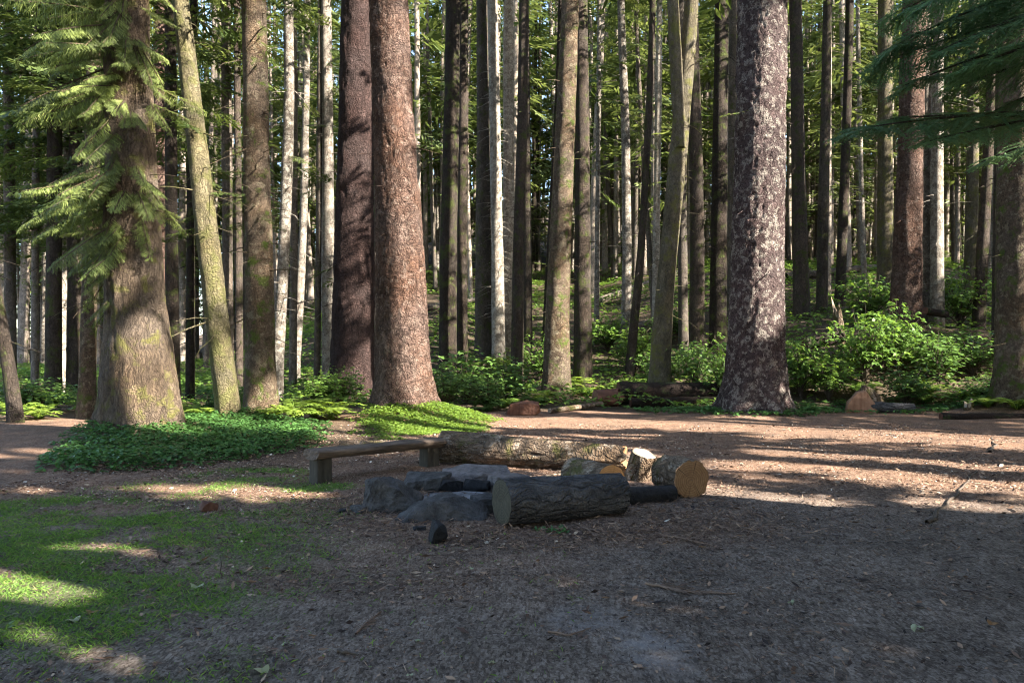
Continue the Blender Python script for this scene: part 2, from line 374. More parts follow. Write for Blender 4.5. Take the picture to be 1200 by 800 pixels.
# ------------------------------------------------------------------ ground
def axis(lo, hi, c, fine, growth, half):
    a = [c]; st = fine
    while a[-1] < hi:
        if a[-1]-c > half: st *= growth
        a.append(a[-1]+st)
    b = [c]; st = fine
    while b[-1] > lo:
        if c-b[-1] > half: st *= growth
        b.append(b[-1]-st)
    return np.array(b[:0:-1]+a)
def grass_w(x, y):
    x = np.asarray(x, float); y = np.asarray(y, float)
    nz = fbm(xy0(x, y, .9), 4, 61)
    a = -x-(1.35+.16*(y-4))
    w = sstep(-.7, 1.1, a+.9*nz)*sstep(8.9, 7.4, y)
    t = np.clip(((x+5.2)*1.9+(y-7.6)*2.4)/(1.9**2+2.4**2), 0, 1)
    dist = np.hypot(x-(-5.2+1.9*t), y-(7.6+2.4*t))
    w = np.maximum(w, sstep(.95, .3, dist+.35*nz))
    t2 = np.hypot((x+2.3)/.5, (y-9.2)/.35); w = np.maximum(w, sstep(1.2, .6, t2))
    holes = sstep(-.14, .20, fbm(xy0(x, y, 1.5), 4, 71))
    return w*(1-.92*holes)
xs = axis(-420, 420, 0, .055, 1.075, 7.0); ys = axis(-260, 620, 8.0, .055, 1.06, 6.5)
GXm, GYm = np.meshgrid(xs, ys); gx, gy = GXm.ravel(), GYm.ravel()
gzv = ground_z(gx, gy)
near = sstep(17, 9, np.hypot(gx, gy-7))
gzv = gzv+near*(.010*fbm(xy0(gx, gy, 7.), 3, 77)+.022*fbm(xy0(gx, gy, 2.6), 2, 79))
nx, ny = len(xs), len(ys)
ii = (np.arange(ny-1)[:, None]*nx+np.arange(nx-1)[None]).ravel()
gf = np.stack([ii, ii+1, ii+1+nx, ii+nx], 1)
def ground_mat():
    m, nt, out = new_mat('forest_ground'); n = N(nt)
    co = n('TexCoord').outputs['Object']
    wg = n('Attribute', attribute_name='grass').outputs['Fac']; wl = n('Attribute', attribute_name='litter').outputs['Fac']; wf = n('Attribute', attribute_name='floor').outputs['Fac']
    wd = n('Attribute', attribute_name='dust').outputs['Fac']
    g0 = n.noise(co, 1.3, 5, .6); g1 = n.noise(co, 9, 6, .7); g2 = n.noise(co, 55, 4, .75); g3 = n.voro(co, 60, 'F1', 'Color'); g4 = n.noise(n.vscale(co, 1, 2.2, 1), 140, 3, .7)
    sp = n('SeparateColor'); n.link(g3, sp.inputs[0])
    t = n.math('ADD', n.math('MULTIPLY', g1, .35), n.math('ADD', n.math('MULTIPLY', g2, .4), n.math('MULTIPLY', g4, .35)))
    def chips(ang, sx, sy, sc):
        mp = n('Mapping'); n.link(co, mp.inputs[0]); mp.inputs['Rotation'].default_value = (0, 0, ang); mp.inputs['Scale'].default_value = (sx, sy, 1)
        q = n('SeparateColor'); n.link(n.voro(mp.outputs[0], sc, 'F1', 'Color'), q.inputs[0]); return q.outputs[0]
    pick = n.math('GREATER_THAN', n.noise(co, 14, 2), .5)
    ch = n.math('ADD', n.math('MULTIPLY', chips(.6, 1, .33, 95), pick), n.math('MULTIPLY', chips(-.9, 1, .36, 80), n.math('SUBTRACT', 1., pick)))
    ch = n.math('ADD', n.math('MULTIPLY', ch, .6), n.math('MULTIPLY', chips(2.1, 1, .5, 48), .4))
    t = n.math('ADD', n.math('MULTIPLY', t, .62), n.math('MULTIPLY', n.mapr(ch, 0, 1, .22, .9), .40))
    dirt = n.ramp(t, (.35, (.028, .020, .016)), (.49, (.115, .086, .068)), (.59, (.21, .162, .130)), (.73, (.38, .31, .26)))
    lit_ = n.ramp(t, (.36, (.040, .021, .013)), (.5, (.135, .074, .046)), (.60, (.215, .127, .083)), (.74, (.35, .235, .165)))
    c = n.mix(n.math('MULTIPLY', wl, n.mapr(n.math('ADD', g0, n.math('MULTIPLY', g1, .5)), .5, .9, .55, 1.)), dirt, lit_)
    hv = n('HueSaturation'); n.link(c, hv.inputs['Color']); n.link(n.mapr(n.math('ADD', g0, n.math('MULTIPLY', n.noise(co, 3.5, 4, .6), .6)), .55, 1.05, .6, 1.35), hv.inputs['Value']); c = hv.outputs[0]
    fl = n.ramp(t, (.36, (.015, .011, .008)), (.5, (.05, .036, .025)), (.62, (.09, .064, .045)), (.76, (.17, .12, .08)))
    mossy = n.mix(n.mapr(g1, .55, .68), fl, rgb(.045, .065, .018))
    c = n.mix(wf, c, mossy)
    gr = n.mix(n.mapr(t, .4, .7), rgb(.03, .055, .016), rgb(.085, .135, .035))
    c = n.mix(n.math('MULTIPLY', wg, n.mapr(g2, .35, .6, .3, .9)), c, gr)
    c = n.mix(n.math('MULTIPLY', wd, n.mapr(g1, .35, .65, .1, .8)), c, rgb(.30, .28, .28))
    sprk = n.math('GREATER_THAN', sp.outputs[0], .965)
    c = n.mix(n.math('MULTIPLY', sprk, .7), c, rgb(.30, .24, .19))
    h = n.math('ADD', n.math('ADD', n.math('MULTIPLY', g1, .8), n.math('MULTIPLY', ch, .35)), n.math('ADD', n.math('MULTIPLY', g2, .6), n.math('MULTIPLY', g4, .4)))
    n.link(n.bsdf(c, .95, n.bump(h, 1.0, .028), .1), out.inputs[0]); return m
go = link_mesh('ground', np.stack([gx, gy, gzv], 1), gf, None, ground_mat(), smooth=True); tag(go, kind='structure')
def vattr(o, name, v):
    a = o.data.attributes.new(name, 'FLOAT', 'POINT'); a.data.foreach_set('value', np.ascontiguousarray(v, np.float32))
gn = fbm(xy0(gx, gy, .5), 4, 91)
def litter_w(x, y):
    nz = fbm(xy0(x, y, .5), 4, 91)
    w = sstep(7.6, 10.2, y+.18*np.abs(x-2)+1.1*nz)
    w = np.maximum(w, sstep(1.3, .3, np.hypot((x+.1)/2.6, (y-7.1)/.9)+.5*nz)*.8)
    w = np.maximum(w, .5*sstep(3.5, 2.0, np.hypot(x+1.8, y-7.6)+nz))
    return np.clip(w, 0, 1)
vattr(go, 'grass', grass_w(gx, gy)*sstep(30, 14, np.hypot(gx, gy)))
vattr(go, 'litter', litter_w(gx, gy)*sstep(60, 20, np.hypot(gx, gy)))
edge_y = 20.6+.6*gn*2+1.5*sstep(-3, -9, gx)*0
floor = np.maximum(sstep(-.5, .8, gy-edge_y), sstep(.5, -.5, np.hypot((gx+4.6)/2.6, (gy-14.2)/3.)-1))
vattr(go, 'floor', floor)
vattr(go, 'dust', sstep(1, .2, np.hypot((gx-.75)/.35, (gy-4.15)/.55)+.6*gn)+.6*sstep(1, .3, np.hypot((gx-.45)/.35, (gy-4.7)/.35)+.6*gn))

# ------------------------------------------------------------------ bough templates
def bough_template(pairs, sub, rng, side_len=.42, width=.030, needles=0, hang=.12):
    """unit bough along +x, flat spray, drooping; (n,4,3)"""
    B, D, L, W = [], [], [], []
    ts = np.linspace(.10, .97, pairs)
    for t in ts:
        for s in (-1, 1):
            tt = t+rng.normal(0, .015); b = np.array([tt, 0, -.10*tt*tt])
            a = math.radians(rng.uniform(42, 66)); l = (side_len*(1-tt)**.75+.07)*rng.uniform(.7, 1.15)*min(1, .35+tt*2.2)
            d = unit(np.array([math.cos(a), s*math.sin(a), rng.uniform(-.35, .0)-.8*(hang-.12)]))
            if not sub: B.append(b); D.append(d); L.append(l); W.append(width)
            else:
                B.append(b); D.append(d); L.append(l); W.append(width*.55)
                for q in np.linspace(.15, .95, sub):
                    for s2 in (-1, 1):
                        a2 = math.radians(rng.uniform(35, 60))*s2
                        d2 = unit(np.array([d[0]*math.cos(a2)-d[1]*math.sin(a2), d[0]*math.sin(a2)+d[1]*math.cos(a2), d[2]-hang+rng.normal(0, .12)]))
                        bb = b+d*l*q+np.array([0, 0, -.12*(l*q)**2]); ll = (l*(1-q)*.55+.035)*rng.uniform(.7, 1.2)
                        if not needles: B.append(bb); D.append(d2); L.append(ll); W.append(width*.7)
                        else:
                            B.append(bb); D.append(d2); L.append(ll); W.append(width*.25)
                            for qq in np.linspace(.1, 1, needles):
                                for s3 in (-1, 1):
                                    a3 = math.radians(rng.uniform(40, 60))*s3
                                    d3 = unit(np.array([d2[0]*math.cos(a3)-d2[1]*math.sin(a3), d2[0]*math.sin(a3)+d2[1]*math.cos(a3), d2[2]-.15+rng.normal(0, .15)]))
                                    B.append(bb+d2*ll*qq); D.append(d3); L.append(width*.9*rng.uniform(.8, 1.3)); W.append(width*.22)
    B.append(np.array([.93, 0, -.09])); D.append(unit(np.array([1, 0, -.3]))); L.append(.12); W.append(width)
    nn = np.array([0, 0, 1.])+rng.normal(0, .30, (len(B), 3))
    return diamonds(B, D, L, W, nn)
TR = np.random.default_rng(3)
T_FAR = [bough_template(9, 0, TR, .46, .034) for _ in range(4)]
T_MID = [bough_template(9, 3, TR, .42, .026) for _ in range(4)]
T_NEAR = [bough_template(14, 7, TR, .40, .018) for _ in range(3)]
T_DROOP = [bough_template(20, 7, TR, .25, .0058, 0, .55) for _ in range(4)]
T_FINE = [bough_template(17, 8, TR, .34, .0115, 5) for _ in range(2)]
def place_boughs(tmpls, P, az, pitch, L, rng, roll=None):
    out, tint = [], []
    for k in range(len(P)):
        T = tmpls[rng.integers(len(tmpls))]
        ca, sa, cp, sp = math.cos(az[k]), math.sin(az[k]), math.cos(pitch[k]), math.sin(pitch[k])
        r = rng.normal(0, .25) if roll is None else roll
        Rr = np.array([[1, 0, 0], [0, math.cos(r), -math.sin(r)], [0, math.sin(r), math.cos(r)]])
        Rp = np.array([[cp, 0, -sp], [0, 1, 0], [sp, 0, cp]]); Rz = np.array([[ca, -sa, 0], [sa, ca, 0], [0, 0, 1]])
        out.append((T*L[k])@(Rz@Rp@Rr).T+P[k])
        base = rng.uniform(.15, .75)
        tint.append(np.clip(base+rng.normal(0, .17, len(T)), 0, 1))
    return np.concatenate(out), np.concatenate(tint)

# ------------------------------------------------------------------ trees
TREE_XY = []
def trunk_mesh(mb, path, R, seg, rough, flare=0., seed=0, dz=.35, fine_to=0., fine=.08, lobes=5, rfreq=(9., 4.)):
    """path: (n,3) control points upward, R radii; rings interpolated"""
    path = np.asarray(path, float); R = np.asarray(R, float)
    zs = [path[0, 2]]
    while zs[-1] < path[-1, 2]: zs.append(zs[-1]+(fine if zs[-1]-path[0, 2] < fine_to else dz))
    zs = np.array(zs); zs[-1] = path[-1, 2]
    px = np.interp(zs, path[:, 2], path[:, 0]); py = np.interp(zs, path[:, 2], path[:, 1]); r = np.interp(zs, path[:, 2], R)
    if len(path) > 2:                                    # soften the bends
        k = max(1, int(1.2/(zs[1]-zs[0])))
        ker = np.ones(2*k+1)/(2*k+1)
        px = np.convolve(np.pad(px, k, 'edge'), ker, 'valid'); py = np.convolve(np.pad(py, k, 'edge'), ker, 'valid')
    th = np.linspace(0, 2*PI, seg, endpoint=False)
    ct, st = np.cos(th), np.sin(th)
    hz = zs-zs[0]
    q = np.stack([np.repeat(ct[None], len(zs), 0).ravel()*1.4+seed, np.repeat(st[None], len(zs), 0).ravel()*1.4, np.repeat(hz*.55, seg)], 1)
    rr = np.repeat(r, seg).reshape(len(zs), seg)
    q0 = q*np.array([2.6, 2.6, 2.9])+3.1
    disp = 1+.085*fbm(q, 3, 7+seed).reshape(rr.shape)+(.05 if rough else .03)*fbm(q0, 3, 27+seed).reshape(rr.shape)
    if rough:
        q2 = np.stack([np.repeat(ct[None], len(zs), 0).ravel()*rr.ravel()*rfreq[0]+seed, np.repeat(st[None], len(zs), 0).ravel()*rr.ravel()*rfreq[0], np.repeat(hz*rfreq[1], seg)], 1)
        rd = (1-2*np.abs(fbm(q2, 3, 17+seed))).reshape(rr.shape)-.8*sstep(.25, .7, vnoise(q2*np.array([.42, .42, .5])+9.1, 31+seed)).reshape(rr.shape)
        disp = disp+rough*(rd-.5)/np.maximum(rr, .1)
    if flare:
        lob = 1+.75*np.cos(lobes*th+seed)+.45*np.cos((lobes-2)*th+2.1*seed)+.3*np.cos((lobes+3)*th+seed*.7)
        fl = 1.25*flare*np.exp(-hz/.5)[:, None]*np.maximum(-.1, lob)[None]+.35*flare*np.exp(-hz/1.6)[:, None]
        disp = disp+fl
    V = np.stack([px[:, None]+rr*disp*ct, py[:, None]+rr*disp*st, np.repeat(zs[:, None], seg, 1)], -1).reshape(-1, 3)
    n = len(zs)
    i = np.arange(n-1)[:, None]*seg; j = np.arange(seg)[None]; kk = (j+1) % seg
    mb.grid(V, np.stack([i+j, i+kk, i+seg+kk, i+seg+j], -1).reshape(-1, 4))
    return lambda z: (np.interp(z, zs, px), np.interp(z, zs, py), np.interp(z, zs, r))
def dead_twigs(mb, at, z0, z1, count, rng, length=(.25, .9), thick=.016):
    for _ in range(count):
        z = rng.uniform(z0, z1); x, y, r = at(z); a = rng.uniform(0, 2*PI); l = rng.uniform(*length)*(1.4 if rng.random() < .15 else 1)
        n = 4; s = np.linspace(0, 1, n); w = rng.normal(0, .06, (n, 2)); w[0] = 0
        d = rng.uniform(-.45, .25)
        P = np.stack([x+math.cos(a)*(r*.8+l*s)+w[:, 0]*l, y+math.sin(a)*(r*.8+l*s)+w[:, 1]*l, z+d*l*s-.2*l*s*s], 1)
        mb.tube(P, thick*rng.uniform(.6, 1.3)*(1-.8*s), 3)
BIG = []
def crown_mb(at, z0, z1, n, rng, spread, tm, low=(), keep_all=False, dens_pow=1.):
    mb = MB(); P, az, pi, L = [], [], [], []
    for _ in range(n):
        t = rng.random()**dens_pow; z = z0+(z1-z0)*t; x, y, r = at(z)
        taper = (1-t)**.7*.85+.15
        taper *= min(1, .55+t*3.0)
        l = spread*taper*rng.uniform(.6, 1.15); a = rng.uniform(0, 2*PI)
        P.append((x+math.cos(a)*r*.6, y+math.sin(a)*r*.6, z)); az.append(a); pi.append(math.radians(rng.uniform(-32, 8)+18*t)); L.append(l)
    for (z, a, l, p) in low:
        x, y, r = at(z); P.append((x+math.cos(a)*r*.7, y+math.sin(a)*r*.7, z)); az.append(a); pi.append(p); L.append(l)
    V, T = place_boughs(tm, np.array(P), az, pi, L, rng)
    if not keep_all:
        k = sun_keep(V.mean(1)); V, T = V[k], T[k]
    mb.quads(V, T); return mb

def tree(label, pts, d, bk, H=32., seg=18, rough=0., flare=.0, crown=None, fol='spruce', twigs=0, spread=2.8, boughs=70, tm=None, low=(), seed=0, fine_to=0., fork=None, twig_z=(1.5, 12), name='conifer_tree', group='tall conifers standing in the forest', base=None, fine=.08, twig_len=(.25, .9), keep_all=False, rfreq=(9., 4.)):
    """pts: [(px, py, width px)] bottom to top as seen in the photograph, all at distance d"""
    rng = np.random.default_rng(1000+seed)
    P = [(X(p, d), d, Z(y, d)) for p, y, w in pts]; R = [w/2*d/F for p, y, w in pts]
    zb = gz(P[0][0], d)-.25
    P[0] = (P[0][0], d, zb)
    dx = (P[-1][0]-P[-2][0])/(P[-1][2]-P[-2][2]); top = zb+H
    zt = P[-1][2]
    if top < zt+4: top = zt+4
    P.append((P[-1][0]+dx*.6*(top-zt), d, top)); R.append(.03)
    TREE_XY.append((P[0][0], d, R[0]))
    b = (P[0][0], d, zb+.25)
    root = thing(name, label, 'tree', b, group)
    mb = MB(); at = trunk_mesh(mb, P, R, seg, rough, flare, seed, fine_to=fine_to, fine=fine, rfreq=rfreq)
    if fork:
        fp = [(X(p, d), d-.15, Z(y, d)) for p, y, w in fork]; fr = [w/2*d/F for p, y, w in fork]
        e = np.array(fp[-1])+(np.array(fp[-1])-np.array(fp[-2]))*4; fp.append(tuple(e)); fr.append(.03)
        trunk_mesh(mb, fp, fr, seg, rough, 0, seed+1)
    if twigs: dead_twigs(mb, at, zb+twig_z[0], zb+twig_z[1], int(twigs*2.3), rng, twig_len)
    c0 = crown if crown is not None else Z(0, d)+.6
    cr = crown_mb(at, c0, top+.2, boughs, rng, spread, tm or T_FAR, low, keep_all)
    for (z, a, l, p) in low:                              # wood of the low boughs
        x, y, r = at(z); s = np.linspace(0, 1, 6)
        ca, sa = math.cos(a), math.sin(a)
        Pw = np.stack([x+ca*(r*.6+l*.95*s*math.cos(p)), y+sa*(r*.6+l*.95*s*math.cos(p)), z+l*.95*s*math.sin(p)-.10*l*s*s], 1)
        mb.tube(Pw, .006+.016*l*.5*(1-s), 5)
    mb.build('trunk', BARK[bk], root, smooth=True, loc=b)
    cr.build('crown', FOL[fol], root, loc=b)
    return root
QUEUE = []
def queue_tree(label, pts, d, *a, **k):
    QUEUE.append((label, pts, d, a, k)); TREE_XY.append((X(pts[0][0], d), d, pts[0][2]/2*d/F))
R_ = np.random.default_rng(5)
def low_boughs(n, z0, z1, l0, l1, a0=0, a1=2*PI, p0=-.5, p1=.1):
    return [(R_.uniform(z0, z1), R_.uniform(a0, a1), R_.uniform(l0, l1), R_.uniform(p0, p1)) for _ in range(n)]

# --- big trunks around the clearing
LA = low_boughs(16, 4.2, 9.5, .5, 1.2, -PI*.25, PI*.15, -.9, -.2)+low_boughs(12, 4.4, 10, .8, 1.5, -PI*.95, -PI*.35, -.9, -.3)+low_boughs(40, 3.6, 9.5, .5, 1.2, -PI*.85, -PI*.2, -1.05, -.35)+low_boughs(46, 3.6, 8.4, .6, 1.8, PI*.70, PI*1.42, -.55, -.1)+low_boughs(14, 3.4, 8, .7, 1.3, -PI*.62, -PI*.15, -.8, -.2)+low_boughs(10, 2.6, 4.2, .5, 1.1, PI*.9, PI*1.7, -1.0, -.3)+low_boughs(14, 7.2, 10, 1.4, 2.6, PI*.6, PI*1.5, -.4, 0)
queue_tree('huge old spruce with flared olive trunk and drooping low boughs, rising from leafy ground cover', [(168, 515, 86), (164, 440, 78), (158, 360, 64), (153, 200, 54), (150, 80, 50), (148, 0, 48)], 14.3, 'old', 34, 120, .035, .2, 8.5, 'old', 10, 3.6, 90, T_DROOP, LA, 1, 10, fine=.06, rfreq=(12., 3.), twig_z=(2.5, 8), name='old_spruce_tree')
queue_tree('leaning mossy green trunk just left of the brown scaly trunk', [(270, 500, 27), (262, 430, 26), (250, 340, 26), (241, 260, 25), (230, 160, 23), (218, 60, 20), (213, 0, 18)], 16.3, 'moss', 24, 32, .01, .12, 9.3, 'spruce', 12, 2.2, 55, T_MID, low_boughs(5, 4, 8, .5, 1.1), 2, 9)
queue_tree('straight brown scaly trunk with dead twigs between the mossy leaning trunk and pale slender trunk', [(306, 506, 38), (305, 430, 34), (303, 300, 31), (300, 150, 29), (298, 0, 27)], 17.2, 'brown', 30, 36, .012, .12, 9.3, 'spruce', 46, 2.4, 60, T_MID, low_boughs(9, 4.2, 5.6, .4, .9), 3, 9)
queue_tree('big very dark trunk standing half behind the big reddish one', [(414, 470, 52), (414, 400, 49), (415, 300, 45), (417, 150, 41), (419, 0, 37)], 24.8, 'darkred', 38, 72, .03, .18, 13.5, 'spruce', 6, 3.2, 80, None, low_boughs(3, 3.5, 4.6, .6, 1.2), 4, 13)
queue_tree('big reddish brown trunk with bright green clover spread at its foot', [(474, 500, 70), (473, 440, 63), (470, 330, 57), (464, 200, 50), (458, 80, 46), (455, 0, 43)], 18.3, 'red', 38, 128, .03, .20, 10.5, 'spruce', 5, 3.2, 90, None, (), 5, 11, fine=.05, rfreq=(10., 7.))
queue_tree('huge pale scaly trunk right of the logs, brightly lit by the sun', [(884, 489, 74), (885, 440, 66), (887, 340, 60), (890, 200, 57), (893, 0, 55)], 19.2, 'pale', 40, 132, .030, .22, 11., 'spruce', 5, 3.4, 90, None, low_boughs(2, 7.2, 7.6, .6, 1.), 6, 11, fine=.05, rfreq=(15., 12.))
queue_tree('dark trunk with a sunlit right edge behind the red rotten chunk', [(652, 462, 32), (653, 380, 28), (658, 250, 25), (664, 120, 22), (668, 0, 20)], 24.8, 'brown', 34, 28, .01, .15, 13.2, 'spruce', 14, 2.6, 60, None, (), 7, 12)
queue_tree('dark straight trunk close right of the trunk with sunlit edge', [(683, 432, 22), (683, 300, 19), (682, 150, 17), (681, 0, 15)], 27.5, 'dark', 34, 20, 0, .1, 15.5, 'spruce', 14, 2.6, 60, None, (), 8)
queue_tree('forked mossy trunk that splits in two high up, above the dark fallen log', [(772, 447, 25), (776, 380, 22), (784, 290, 20), (794, 190, 21), (800, 130, 19), (807, 50, 17), (811, 0, 16)], 24.5, 'olive', 30, 26, .01, .15, 13.6, 'spruce', 14, 2.4, 60, None, (), 9, fork=[(796, 175, 14), (793, 110, 15), (789, 40, 14), (787, 0, 13)])
queue_tree('broad dark trunk behind the dark bush, left one of a touching pair', [(525, 420, 21), (525, 300, 20), (529, 150, 18), (531, 0, 17)], 29.5, 'dark', 36, 24, .01, .12, 15.4, 'spruce', 8, 2.8, 70, None, (), 10)
queue_tree('thinner dark trunk touching the right side of the broad dark one', [(541, 415, 15), (541, 300, 13), (543, 150, 12), (543, 0, 11)], 30.5, 'dark', 34, 16, 0, .1, 16., 'spruce', 8, 2.4, 60, None, (), 11)
queue_tree('pale sunlit trunk bristling with dead stubs, left of the bright pair', [(584, 418, 16), (583, 300, 14), (580, 150, 13), (577, 0, 12)], 31.5, 'birchy', 34, 18, 0, .1, 16.4, 'sunny', 60, 2.4, 60, None, (), 12, twig_len=(.2, .75))
queue_tree('pale sunlit trunk bristling with dead stubs, right of the bright pair', [(598, 415, 16), (597, 300, 14), (596, 150, 13), (596, 0, 12)], 32.5, 'birchy', 34, 18, 0, .1, 16.8, 'sunny', 60, 2.4, 60, None, (), 13, twig_len=(.2, .75))
queue_tree('brown trunk with a broken lit edge just left of the bright stubby pair', [(567, 420, 22), (567, 300, 19), (566, 150, 15), (565, 0, 13)], 32., 'grey', 34, 18, 0, .12, 16.5, 'spruce', 20, 2.4, 60, None, (), 14)
queue_tree('dark trunk standing directly right of the bright stubby pair', [(606, 445, 15), (607, 300, 13), (612, 150, 12), (614, 0, 11)], 27.5, 'dark', 32, 16, 0, .1, 14.4, 'spruce', 14, 2.4, 60, None, (), 15)
queue_tree('slim mossy grey trunk third right of the bright stubby pair', [(619, 440, 11), (618, 300, 10), (617, 150, 9), (616, 40, 8)], 30., 'grey', 32, 14, 0, .1, 15.8, 'spruce', 14, 2.2, 60, None, (), 16)
queue_tree('pale yellowish slender trunk leaning slightly right beside the brown scaly trunk', [(324, 490, 13), (327, 400, 13), (335, 250, 13), (339, 120, 12), (338, 0, 11)], 22.5, 'light', 28, 18, 0, .1, 10.8, 'sunny', 16, 2.0, 55, T_MID, low_boughs(6, 6.5, 9.4, .5, 1.2), 17)
queue_tree('pale slender trunk curving up behind the bright fern bush', [(344, 455, 12), (350, 380, 10), (356, 250, 9), (359, 100, 8), (360, 0, 8)], 29., 'light', 28, 14, 0, .1, 12.5, 'sunny', 14, 2.0, 55, None, (), 18)
queue_tree('pinkish slender trunk left of the pale curving one', [(343, 440, 9), (344, 330, 9), (345, 180, 8), (345, 40, 7)], 27., 'far', 28, 14, 0, .1, 12.5, 'spruce', 10, 2.0, 55, None, (), 19)
queue_tree('thin tan trunk standing free above the bright fern bush', [(371, 450, 8), (373, 330, 7), (374, 200, 7), (375, 60, 6)], 27., 'far', 28, 12, 0, .1, 13., 'spruce', 12, 2.0, 55, None, (), 20)
queue_tree('pale mottled trunk with feathery branches left of the very dark one', [(385, 420, 16), (385, 300, 14), (384, 150, 13), (382, 0, 12)], 27., 'light', 32, 16, 0, .1, 14., 'sunny', 24, 2.4, 70, T_MID, low_boughs(10, 7, 13, .6, 1.3), 21)
queue_tree('big reddish trunk rising behind the tall leafy bush on the right', [(1060, 380, 35), (1063, 300, 31), (1067, 180, 28), (1070, 60, 27), (1072, 0, 26)], 26., 'red', 36, 40, .015, .12, 14., 'sunny', 8, 3.0, 70, None, (), 22, 10)
queue_tree('pale thin trunk touching the right side of the big reddish tree', [(1083, 375, 14), (1083, 280, 13), (1085, 150, 12), (1086, 0, 11)], 27.5, 'light', 32, 14, 0, .08, 14.6, 'sunny', 10, 2.4, 60, None, (), 23)
queue_tree('cream coloured bare trunk lit by the sun, second right of the big reddish tree', [(1098, 395, 17), (1098, 320, 15), (1098, 220, 14), (1099, 100, 12), (1100, 0, 11)], 27., 'birchy', 30, 18, 0, .1, 12., 'sunny', 12, 2.4, 70, None, low_boughs(6, 8, 11, .8, 1.6), 24)
queue_tree('slim dark trunk leaning right near the fern at the edge of the clearing', [(1146, 402, 15), (1151, 300, 13), (1158, 180, 11), (1164, 60, 10), (1167, 0, 9)], 26.5, 'dark', 28, 16, 0, .08, 13., 'sunny', 10, 2.2, 60, None, (), 25)
queue_tree('olive trunk behind the slim dark leaning one', [(1136, 392, 16), (1138, 300, 14), (1140, 180, 13), (1141, 60, 12)], 30., 'olive', 30, 16, 0, .08, 13.6, 'sunny', 10, 2.4, 70, None, low_boughs(6, 9, 13, .8, 1.6), 26)
queue_tree('large trunk with root buttress at the right edge of the picture', [(1196, 470, 52), (1193, 400, 46), (1192, 300, 45), (1193, 150, 42), (1196, 0, 40)], 19.6, 'brown', 34, 48, .018, .2, 11.4, 'spruce', 14, 3., 80, None, (), 27, 9)
queue_tree('slim dark trunk hugging the left side of the large right edge tree', [(1172, 440, 18), (1172, 300, 16), (1174, 150, 15), (1176, 0, 14)], 24., 'dark', 30, 16, 0, .1, 12.5, 'spruce', 10, 2.4, 60, None, (), 28)
queue_tree('dark trunk with a lit lower right edge behind the huge pale tree', [(940, 372, 19), (938, 300, 17), (935, 150, 15), (932, 0, 14)], 29.5, 'dark', 34, 18, 0, .1, 15., 'sunny', 12, 2.6, 60, None, (), 29)
queue_tree('slim dark trunk with a bright patch near its foot, above the broken stump', [(984, 365, 12), (987, 280, 11), (992, 150, 10), (996, 0, 9)], 32., 'dark', 32, 14, 0, .1, 16.2, 'sunny', 12, 2.4, 60, None, (), 30)
queue_tree('plain grey trunk between the lit edged one and the slim dark one', [(963, 375, 13), (964, 280, 12), (967, 150, 11), (970, 0, 10)], 31., 'grey', 32, 14, 0, .1, 15.6, 'sunny', 12, 2.4, 60, None, (), 31)
queue_tree('stout olive brown trunk left of the big reddish tree on the right', [(1037, 345, 18), (1037, 250, 17), (1037, 120, 16), (1037, 0, 15)], 35., 'olive', 34, 16, 0, .08, 17.5, 'sunny', 10, 2.6, 70, None, (), 32)
queue_tree('dark trunk left of the huge pale tree, the wider of two there', [(841, 400, 21), (842, 300, 19), (844, 150, 17), (846, 0, 16)], 28., 'dark', 34, 20, 0, .12, 14.5, 'spruce', 10, 2.6, 60, None, (), 33)
queue_tree('thin shaded trunk squeezed against the left side of the huge pale tree', [(857, 390, 10), (857, 300, 10), (858, 150, 9), (859, 0, 9)], 33., 'grey', 34, 14, 0, .1, 17., 'spruce', 8, 2.4, 60, None, (), 34)
queue_tree('dark mossy trunk midway between the forked trunk and the wider dark one', [(816, 425, 18), (817, 330, 17), (816, 200, 16), (813, 90, 14)], 27., 'dark', 32, 18, 0, .12, 14.2, 'spruce', 12, 2.6, 60, None, (), 35)
queue_tree('pale reddish lit trunk peeking out behind the forked trunk', [(801, 400, 12), (800, 300, 11), (799, 180, 10), (798, 60, 10)], 31., 'far', 32, 14, 0, .1, 16., 'spruce', 10, 2.4, 60, None, (), 36)
queue_tree('pale tan trunk left of the thin crooked dark one in the middle distance', [(733, 415, 12), (735, 300, 11), (733, 150, 10), (728, 20, 9)], 34., 'light', 32, 14, 0, .1, 15., 'sunny', 14, 2.4, 70, T_MID, low_boughs(5, 10, 15, .8, 1.6), 37)
queue_tree('thin crooked dark trunk with its foot bent, left of the forked trunk', [(736, 428, 12), (743, 380, 10), (751, 300, 9), (757, 200, 8), (762, 100, 8), (765, 0, 7)], 28., 'dark', 28, 14, 0, .15, 14.5, 'spruce', 14, 2.2, 60, None, (), 38)
queue_tree('thin very pale trunk close left of the forked trunk', [(768, 395, 9), (769, 300, 8), (771, 150, 8), (773, 0, 7)], 36., 'birchy', 32, 12, 0, .1, 17., 'sunny', 12, 2.4, 60, None, (), 39)
queue_tree('thin dark trunk leaning right against the trunk with sunlit edge', [(637, 425, 9), (643, 330, 9), (650, 200, 8), (655, 90, 7)], 29., 'dark', 28, 12, 0, .1, 14.6, 'spruce', 10, 2.2, 50, None, (), 40)
